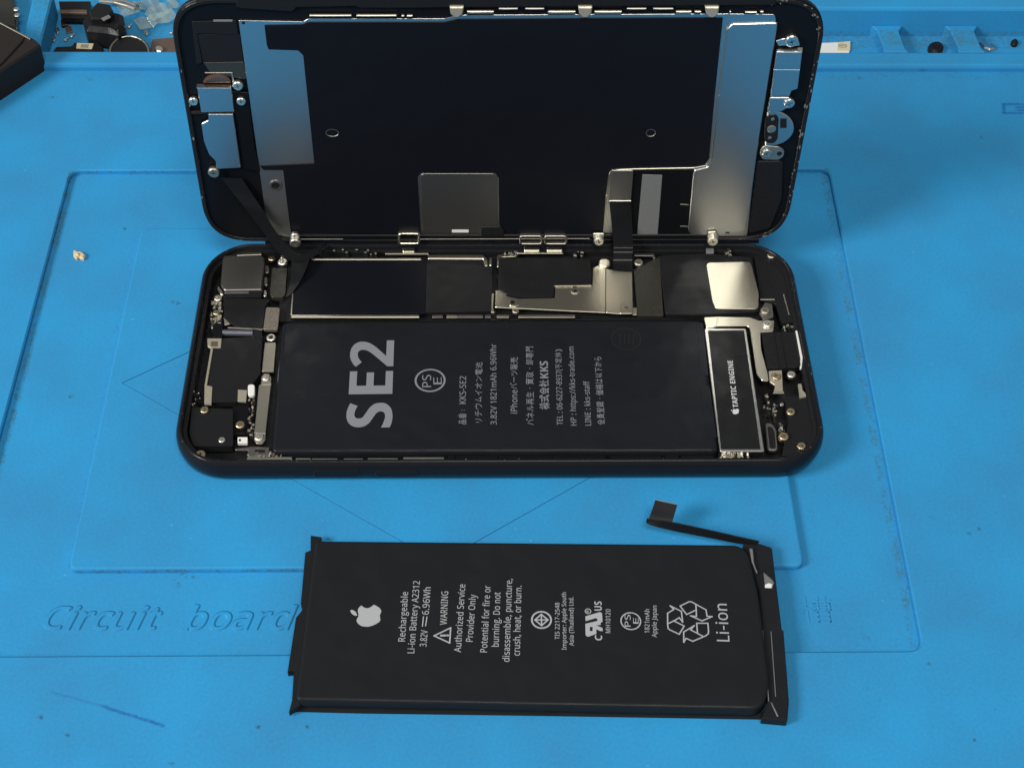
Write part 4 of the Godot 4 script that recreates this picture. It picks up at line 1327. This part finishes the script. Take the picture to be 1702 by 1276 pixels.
	# --- cables down to the circuit board
	ribbon("button_cable", [[pt(D, 1.3, 1013, 335), pt(D, 1.3, 1049, 335)], [pt(D, 1.5, 1016, 365), pt(D, 1.5, 1050.5, 365)], [pt(D, 2.6, 1019, 398), pt(D, 2.6, 1052, 398)], [pt(G, 7.6, 1020, 411), pt(G, 7.6, 1052, 411)],
		[pt(G, 7.2, 1020, 419), pt(G, 7.2, 1051.5, 419)], [pt(G, 5.6, 1019, 434), pt(G, 5.6, 1051, 434)], [pt(G, 5.3, 1018.5, 447.5), pt(G, 5.3, 1051, 449.5)]], .15, M.flex)
	ribbon("earpiece_cable", [[pt(D, 1.2, 366, 295), pt(D, 1.2, 402, 297)], [pt(D, 1.6, 383, 316), pt(D, 1.6, 424, 330)], [pt(D, 2.4, 404, 342), pt(D, 2.4, 438, 352)], [pt(D, 2.8, 428, 373), pt(D, 2.8, 452, 376)], [pt(G, 9.0, 456, 411), pt(G, 9.0, 472, 402)],
		[pt(G, 7.4, 478, 430), pt(G, 7.4, 490, 419)], [pt(G, 7.0, 503, 434), pt(G, 7.0, 506, 421)], [pt(G, 6.8, 526, 423), pt(G, 6.8, 522, 414)], [pt(G, 6.2, 546, 410), pt(G, 6.2, 540, 405)]], .15, M.flex)
	ribbon("earpiece_cable_end", [[pt(G, 6.9, 484, 428), pt(G, 6.9, 514, 431)], [pt(G, 6.4, 484, 448), pt(G, 6.4, 507, 450)], [pt(G, 5.4, 481, 472), pt(G, 5.4, 497, 470)], [pt(G, 4.9, 474, 494), pt(G, 4.9, 482, 490)]], .15, M.flex)

func ribbon_quad(called: String, a: Vector3, b: Vector3, c: Vector3, d: Vector3, m: Material, parent: Node = null):
	var st := begin()
	var nr := (b - a).cross(c - a).normalized()
	if nr.dot(EYE - a) < 0:
		nr = -nr
	tri(st, a, b, c, nr)
	tri(st, b, d, c, nr)
	for e in [[a, b], [b, d], [d, c], [c, a]]:
		var s: Vector3 = (e[1] - e[0]).cross(nr).normalized()
		tri(st, e[0], e[1], e[0] - nr * .15, s)
		tri(st, e[1], e[1] - nr * .15, e[0] - nr * .15, s)
	return put(st, called, m, parent)

# ---------------------------------------------------------------- the battery taken out
func build_loose_battery():
	thing("loose_battery", "removed black battery printed with a white fruit mark and warnings, lying flat on the mat", "battery", Vector3(7, -0.15, 70))
	var st := begin()
	var h := 3.0
	loft(st, G, rounded(pl(G, h, [523, 897, 1241, 904, 1262, 985, 1281, 1140, 1268, 1179, 490, 1164]), [1.3, 3.2, 3.0, 3.0, 3.0, 1.3], 7), [[0.0, -.1], [0.0, 1.9], [.05, 2.4], [.2, 2.75], [.45, 2.94], [.8, 3.0]], true, true, true)
	var cell := put(st, "cell", M.wrap)
	plate("wrap_edge", G, 1.9, 1.5, [516, 889.5, 534, 892, 505, 1166, 480, 1183, 485, 1163, 488, 1114, 477.5, 1117, 491.5, 1026, 502.5, 1012.5, 499.5, 1003, 507, 917.5, 516, 914], M.wrap, .1, .1)
	plate("wrap_skirt", G, .35, .45, [480, 1181, 500, 1168, 1000, 1176, 1270, 1182, 1266, 1194, 900, 1188, 600, 1184], M.wrap, .1, .1)
	var board := plate("protection_board", G, 2.1, 2.1, [1236, 901, 1252, 899, 1283.5, 909, 1300, 1045, 1303, 1047, 1312, 1165, 1309.5, 1197, 1266, 1193, 1276, 1160, 1262, 985], M.wrap, .3, .25)
	plate("foil_tear", G, 2.25, .2, [1269, 950, 1284, 963, 1287, 968, 1284, 977, 1272, 976], M.steel, .1, .08, board)
	plate("foil_tear", G, 2.35, .2, [1272, 971, 1278, 968.5, 1284, 970, 1283, 976.5, 1272, 976], M.white, .1, .08, board)
	plate("wrap_fold", G, 2.75, .6, [1246.5, 910.5, 1252, 911, 1253.5, 931, 1258.5, 952, 1250, 932], M.grey_tape, .1, .15, board)
	plate("wrap_fold", G, 2.6, .5, [1267.5, 1047, 1268.5, 1047, 1279, 1164, 1277.5, 1164], M.grey_tape, 0, .05, board)
	plate("wrap_fold", G, 2.25, .2, [1281.5, 1049, 1282.8, 1049, 1290.5, 1157, 1289, 1157], M.grey_tape, 0, .05, board)
	plate("wrap_fold", G, 2.25, .3, [1281, 1166, 1284, 1167, 1295, 1190, 1292, 1190], M.grey_tape, .1, .1, board)
	# flexible tail and its plug
	ribbon("tail", [[pt(G, 1.8, 1256, 907), pt(G, 3.4, 1262, 901)], [pt(G, 1.9, 1225, 903), pt(G, 3.9, 1232, 894.5)], [pt(G, 2.2, 1180, 894), pt(G, 4.4, 1186, 884)], [pt(G, 2.6, 1120.5, 882.5), pt(G, 5.0, 1116, 869)], [pt(G, 3.4, 1080, 872), pt(G, 4.2, 1086, 864.5)], [pt(G, 3.6, 1074, 866), pt(G, 4.4, 1075, 863)]], .35, M.wrap)
	var plug := ribbon("plug", [[pt(G, 4.4, 1076, 865), pt(G, 4.4, 1116, 870.5)], [pt(G, 4.7, 1079.5, 859), pt(G, 4.7, 1118.5, 864.5)], [pt(G, 5.8, 1085, 844), pt(G, 5.8, 1122.5, 851)], [pt(G, 6.8, 1089.5, 830), pt(G, 6.8, 1126, 838)]], .9, M.sheet)
	ribbon("plug_edge", [[pt(G, 6.95, 1089.5, 829.6), pt(G, 6.95, 1126, 837.6)], [pt(G, 6.9, 1089.2, 831), pt(G, 6.9, 1125.6, 839)]], .3, M.grey_tape, plug)
	# print
	st = begin()
	h = 3.05
	apple(st, G, h, 610, 1023, 20.0)
	for q in [["Rechargeable", 673, 1065.8, 678.3, 983.6], ["Li-ion Battery A2312", 688.4, 1085.5, 697.8, 965.4], ["3.82V", 708.7, 1074.6, 711, 1047], ["6.96Wh", 712.5, 1021.3, 716, 975.8], ["WARNING", 742.6, 1038.2, 745, 982.7],
			["Authorized Service", 766, 1084, 773.4, 971], ["Provider Only", 785.6, 1066.4, 791.2, 988], ["Potential for fire or", 809.4, 1084, 815.4, 973.3], ["burning. Do not", 828.9, 1074.6, 832, 984.3],
			["disassemble, puncture,", 846.7, 1099.7, 851.4, 961.7], ["crush, heat, or burn.", 864, 1089.3, 867, 973.3]]:
		words(st, G, h, q[0], q[1], q[2], q[3], q[4], 11.5)
	for q in [["TIS 2217-2548", 930, 1062.4, 930, 1001.5, 7.6], ["Importer: Apple South", 941.6, 1079.8, 941, 984.4, 7.6], ["Asia (Thailand) Ltd.", 953.8, 1073, 953, 992, 7.6], ["MH10120", 1014.7, 1051.8, 1014.7, 1012.3, 8],
			["1821mAh", 1079.6, 1051.8, 1079.6, 1012.3, 8], ["Apple Japan", 1091.8, 1059, 1091.8, 1006.4, 8], ["Li-ion", 1213, 1066, 1208.3, 1003.4, 21]]:
		words(st, G, h, q[0], q[1], q[2], q[3], q[4], q[5])
	# direct-current sign: a bar over three dashes
	poly_px(st, h, [702, 1040.5, 703.7, 1024.6], .2)
	for q in [[707.2, 1040, 707.8, 1035.6], [708.2, 1034.4, 708.6, 1030.4], [709, 1029.2, 709.4, 1025]]:
		poly_px(st, h, q, .2)
	# warning triangle
	poly_px(st, h, [721.3, 1056.4, 748.9, 1043.2, 747.3, 1068.3], .28, true)
	poly_px(st, h, [733, 1056, 740.5, 1055.8], .4)
	poly_px(st, h, [743, 1055.7, 744.4, 1055.7], .4)
	# round certification mark
	var c := at(G, h, 900, 1030)
	var r := c.distance_to(at(G, h, 916, 1030))
	stroke(st, G, h, circle(c, r, 28), .33, true)
	stroke(st, G, h, PackedVector2Array([c + Vector2(r * .68, 0), c + Vector2(0, r * .68), c - Vector2(r * .68, 0), c - Vector2(0, r * .68)]), .3, true)
	stroke(st, G, h + .003, PackedVector2Array([c + Vector2(r * .6, 0), c - Vector2(r * .6, 0)]), .26)
	stroke(st, G, h + .004, PackedVector2Array([c + Vector2(0, r * .6), c - Vector2(0, r * .6)]), .26)
	# component mark
	words(st, G, h, "C", 1001, 1064.2, 1001, 1055.6, 12, true)
	words(st, G, h, "US", 1000.5, 1014.6, 1000, 999.3, 12, true)
	component(st, h)
	c = at(G, h, 977.4, 1015.6)
	stroke(st, G, h, circle(c, .55, 18), .16, true)
	words(st, G, h, "R", 978.8, 1017.4, 978.8, 1014, 4.2, true)
	mark_ps(st, h, 1048.6, 1032, 16.3, 1.0, [1048.3, 1041.3, 1048.3, 1021.5, 9.9], [1061.5, 1036.4, 1061.5, 1027, 9])
	# recycling arrows, traced in a 1701-wide enlargement of the photo from pixel 1100, 990
	for line in [[200, 235, 285, 320, 140, 410, 140, 660, 150, 760, 190, 800, 415, 905, 530, 710, 285, 590, 160, 650, 285, 590, 415, 515, 495, 620, 465, 365, 200, 235],
			[590, 440, 435, 240, 640, 140, 700, 140, 800, 195, 1045, 330, 1070, 480, 1190, 488, 950, 590, 680, 470, 820, 485, 815, 330, 590, 440], [815, 330, 805, 200],
			[770, 700, 520, 850, 520, 1095, 575, 1000, 735, 1070, 1040, 940, 1100, 890, 1105, 830, 1090, 645, 825, 645, 845, 885, 680, 800, 770, 700], [845, 885, 960, 945]]:
		var q := []
		for i in range(0, line.size(), 2):
			q.append(1100 + line[i] * .07055)
			q.append(990 + line[i + 1] * .07055)
		poly_px(st, h, q, .26)
	put(st, "printed_label", M.label_print, cell)

func poly_px(st: SurfaceTool, h: float, a: Array, w: float, closed := false):
	stroke(st, G, h, pl(G, h, a), w, closed)

# mirrored R joined to a U, both leaning; traced from an enlargement of the photo
func component(st: SurfaceTool, h: float):
	var k := 150.0 / 1702.0
	for s in [[1055, 640, 1190, 700, 1140, 700, 1140, 775, 1185, 780, 1260, 740, 1265, 830, 1110, 885, 1070, 870, 1060, 840],
			[1055, 640, 1290, 585, 1340, 630, 1350, 660, 1265, 670, 1265, 745, 1190, 785, 1195, 700],
			[1265, 672, 1380, 720, 1385, 780, 1330, 775, 1265, 745],
			[1055, 500, 1330, 418, 1370, 440, 1380, 600, 1290, 660, 1240, 600, 1285, 585, 1280, 545, 1250, 535, 1060, 590]]:
		var q := PackedVector2Array()
		for i in range(0, s.size(), 2):
			q.append(at(G, h, 880 + s[i] * k, 980 + s[i + 1] * k))
		cap(st, G, orient(q), h, 1.0)
		h += .002

# ---------------------------------------------------------------- loose bits on the mat and in its tray
func lump(called: String, label: String, category: String, px: Array, h0: float, h1: float, m: Material, r := .3, b := .4, group := "") -> Node3D:
	var poly := rounded(pl(G, h1, px), r)
	var c := Vector2.ZERO
	for p in poly:
		c += p / poly.size()
	thing(called, label, category, Vector3(c.x, h0, -c.y), 0.0, group)
	var st := begin()
	prism(st, G, poly, h0, h1, b)
	put(st, "body", m)
	return root

func build_odds():
	# cream crumb
	lump("crumb", "small cream crumb lying in the recess beside the phone", "crumb", [121, 415, 125, 414, 128, 417, 133, 416, 141, 422, 138, 429, 133, 428, 130, 426, 126, 429, 121, 424], RECESS, RECESS + .9, M.crumb, .1, .3)
	var st := begin()
	prism(st, G, pl(G, RECESS + 1.3, [123, 418, 131, 419, 130, 424, 124, 423]), RECESS + .5, RECESS + 1.3, .25)
	put(st, "raised_flake", M.crumb)
	# black device whose corner enters the picture
	var hh := 8.0
	lump("black_device", "corner of a dark slab-shaped device resting by the tray divider", "device", [-90, -10, 0, 37, 58, 64, 67, 74, 0, 118, -90, 176], OUTER, hh, M.brown, .8, .5)
	plate("top_cover", G, hh + .5, .5, [-90, -8, 0, 40, 40, 60, 37, 67, 0, 107, -90, 158], M.brown, .6, .2)
	plate("bright_edge", G, hh + .62, .5, [-90, -10.5, 0, 36.5, 50, 62.5, 49, 65, 0, 39, -90, -7], M.dull, .1, .1)
	# left tray
	var f := -6.0
	lump("camera_module", "chunky black camera module in the tray beside the brown bar", "component", [135, 30, 147, 18, 163, 8, 186, 16, 203, 20, 206, 40, 196, 54, 178, 50, 141, 46], f, 0.5, M.black, .5, 1.2)
	plate("module_top", G, 2.6, 2.4, [146, 18, 160, 3, 182, 6, 188, 18, 176, 30, 150, 30], M.black, .4, .5)
	plate("module_mark", G, 2.75, .3, [167, 30, 180, 24, 184, 28, 172, 34], M.grey_tape, .2)
	lump("brown_bar", "narrow brown metal bar behind the black camera module", "component", [99, 15, 144, 15.5, 144, 21, 99, 20.5], f, -2.5, M.rust, .1, .2)
	plate("dark_base", G, -3.2, 1.6, [97, 2, 150, 2, 146, 30, 101, 29], M.black, .2)
	lump("black_chip", "small square black chip on the tray floor near the brown bar", "component", [100, 32, 111, 32, 112, 41, 101, 42], f, -5.0, M.black, .2, .2)
	lump("red_scrap", "reddish brown paper scrap on the tray floor", "scrap", [107, 44, 117, 42, 120, 52, 110, 55], f, -5.6, mat(lin(.10, .055, .045), .7, 0, .4, 200), .2, .1)
	lump("round_speaker", "dark round speaker disc standing against the tray wall", "component", circle_px(214, 86, 36, 30), f, -2.2, M.black, 0, .5)
	frame_ring("disc_rim", G, orient(pl(G, -1.9, circle_px(214, 86, 34, 28))), .5, -2.6, -1.9, M.dull)
	lump("flex_connector", "black flexible connector with a cream label in the tray", "component", [86, 86, 92, 77, 118, 76, 122, 70, 162, 70, 171, 78, 171, 90, 86, 90], f, -4.2, M.black, .4, .3)
	plate("cream_label", G, -4.0, .3, [127, 71, 155, 72, 152, 81, 126, 80], M.cream, .1, .06)
	plate("grey_contact", G, -3.9, .2, [134, 73, 147, 73.5, 145, 79.5, 133, 79], M.tan, .1, .06)
	lump("brown_strip", "dark brown strip lying next to the round speaker disc", "component", [252, 64, 300, 60, 305, 92, 248, 92], f, -4.4, M.rust, .3, .3)
	lump("metal_nut", "shiny metal nut on the brown strip", "nut", circle_px(263, 80, 7, 5), -4.4, -3.4, M.screw, 0, .3)
	for i in 3:
		var q = [[196, 18, 262, 4, "long crumpled strip of clear plastic film in the tray"], [226, 44, 286, 22, "clear plastic film crumpled near the display edge"], [244, 30, 292, 2, "curled clear plastic film behind the crumpled strip"]][i]
		thing("plastic_film", q[4], "plastic film", pt(G, f, (q[0] + q[2]) / 2.0, (q[1] + q[3]) / 2.0), 0.0, "clear plastic film in the tray")
		var pairs := []
		for k in 9:
			var t := k / 8.0
			var x := lerpf(q[0], q[2], t) + rng.randfn(0, 1.2)
			var y := lerpf(q[1], q[3], t) + rng.randfn(0, 1.2)
			pairs.append([pt(G, f + .4 + absf(rng.randfn(0, 1.3)), x - 5, y - 8 + rng.randfn(0, 2)), pt(G, f + .4 + absf(rng.randfn(0, 1.3)), x + 6, y + 8 + rng.randfn(0, 2))])
		ribbon("film", pairs, .12, M.clear)
	for q in [[[165, 2, 190, 4, 212, 10, 224, 15], "thin tan wire bending behind the black camera module"], [[186, 0, 208, 2, 226, 9, 232, 4], "thin grey wire lying across the tan wire"]]:
		thing("wire", q[1], "wire", pt(G, f + 2.0, q[0][2], q[0][3]))
		var ws := begin()
		for k in range(0, 6, 2):
			tube_px(ws, G, f + 2.2, q[0][k], q[0][k + 1], q[0][k + 2], q[0][k + 3], .45)
		put(ws, "strand", M.tan if q[1].contains("tan wire bend") else M.grey_tape)
	for q in [[242, 52, "tiny bright metal clip on the bare tray floor"], [88, 63, "crumpled silver foil bit near the tray divider"], [94, 50, "pale scrap of film above the silver foil bit"]]:
		lump("foil_bit", q[2], "scrap", [q[0] - 4, q[1] - 4, q[0] + 2, q[1] - 6, q[0] + 4, q[1] + 1, q[0] + 1, q[1] + 5, q[0] - 3, q[1] + 3], f, f + 1.0, M.steel, .1, .35, "scraps of foil in the tray")
	for q in [[118, 60, 3.2], [108, 66, 2.6], [76, 74, 2.6], [214, 44, 3.0], [176, 58, 2.4], [284, 54, 3.0]]:
		var sp := pt(G, f, q[0], q[1])
		thing("stand_in_screw", "tiny added steel screw standing in for a bright speck on the tray floor", "screw", sp, 0.0, "added screws in the tray")  # screws added to stand in for bright specks on the floor
		screw(G, f + .5, q[0], q[1], q[2], M.screw).name = "head"
		var ss := begin()
		tube_px(ss, G, f + .35, q[0], q[1], q[0] + 5, q[1] - 3, .22)
		put(ss, "shank", M.screw)
	lump("dark_assembly", "dark green and black part in the corner tray by the slab device", "component", [-20, -20, 18, -20, 26, 20, 28, 48, 0, 40, -20, 34], f, -2.0, M.olive, .6, .6)
	for q in [[34, 14, 5], [35, 24, 5]]:
		disc("lens_dot", G, -1.6, .6, q[0] - 8, q[1], q[2], M.screw)
	# right tray
	var zr := -at(G, RIDGE, 1480, 42).y
	f = height_at(1560, 60, zr)
	lump("flex_ribbon", "white ribbon cable with a yellow tip printed with an oval, in the tray", "cable", [1350, 70, 1366, 71, 1390, 70, 1414, 68, 1412, 88, 1350, 88], f, f + .5, M.white, .2, .1)
	plate("yellow_tip", G, f + .62, .2, [1393, 70, 1414, 68, 1413.5, 84, 1392, 84], M.cream, .3, .05)
	st = begin()
	var oc := at(G, f + .66, 1401, 76)
	var ov := circle(oc, .8, 22)
	for k in ov.size():
		ov[k].x = oc.x + (ov[k].x - oc.x) * 1.35
	stroke(st, G, f + .66, ov, .14, true)
	stroke(st, G, f + .66, PackedVector2Array([oc + Vector2(-.6, -.1), oc + Vector2(0, .15), oc + Vector2(.6, .2)]), .2)
	put(st, "printed_oval", M.black)
	lump("black_grommet", "black rubber grommet in the tray between two dividers", "grommet", circle_px(1557, 76, 13, 9), f, f + 1.6, M.black, 0, .5)
	st = begin()
	loft(st, G, circle(at(G, f + 1.7, 1557, 76), 1.0), [[0.0, f + 1.5], [0.0, f + 1.75], [.25, f + 1.8], [.45, f + 1.4]], true, false)
	put(st, "raised_ring", M.flex)
	lump("metal_scrap", "crumpled silver metal scrap at the foot of a tray divider", "scrap", [1628, 70, 1636, 67, 1642, 73, 1648, 71, 1656, 79, 1646, 82, 1636, 78], f, f + .9, M.steel, .1, .4)
	lump("black_bead", "small dark bead lying on the tray floor past the metal scrap", "bead", circle_px(1688, 68, 6, 5), f, f + 1.2, M.black, 0, .4)

func circle_px(x: float, y: float, rx: float, ry: float) -> Array:
	var o := []
	for k in 22:
		o.append(x + rx * cos(TAU * k / 22))
		o.append(y + ry * sin(TAU * k / 22))
	return o
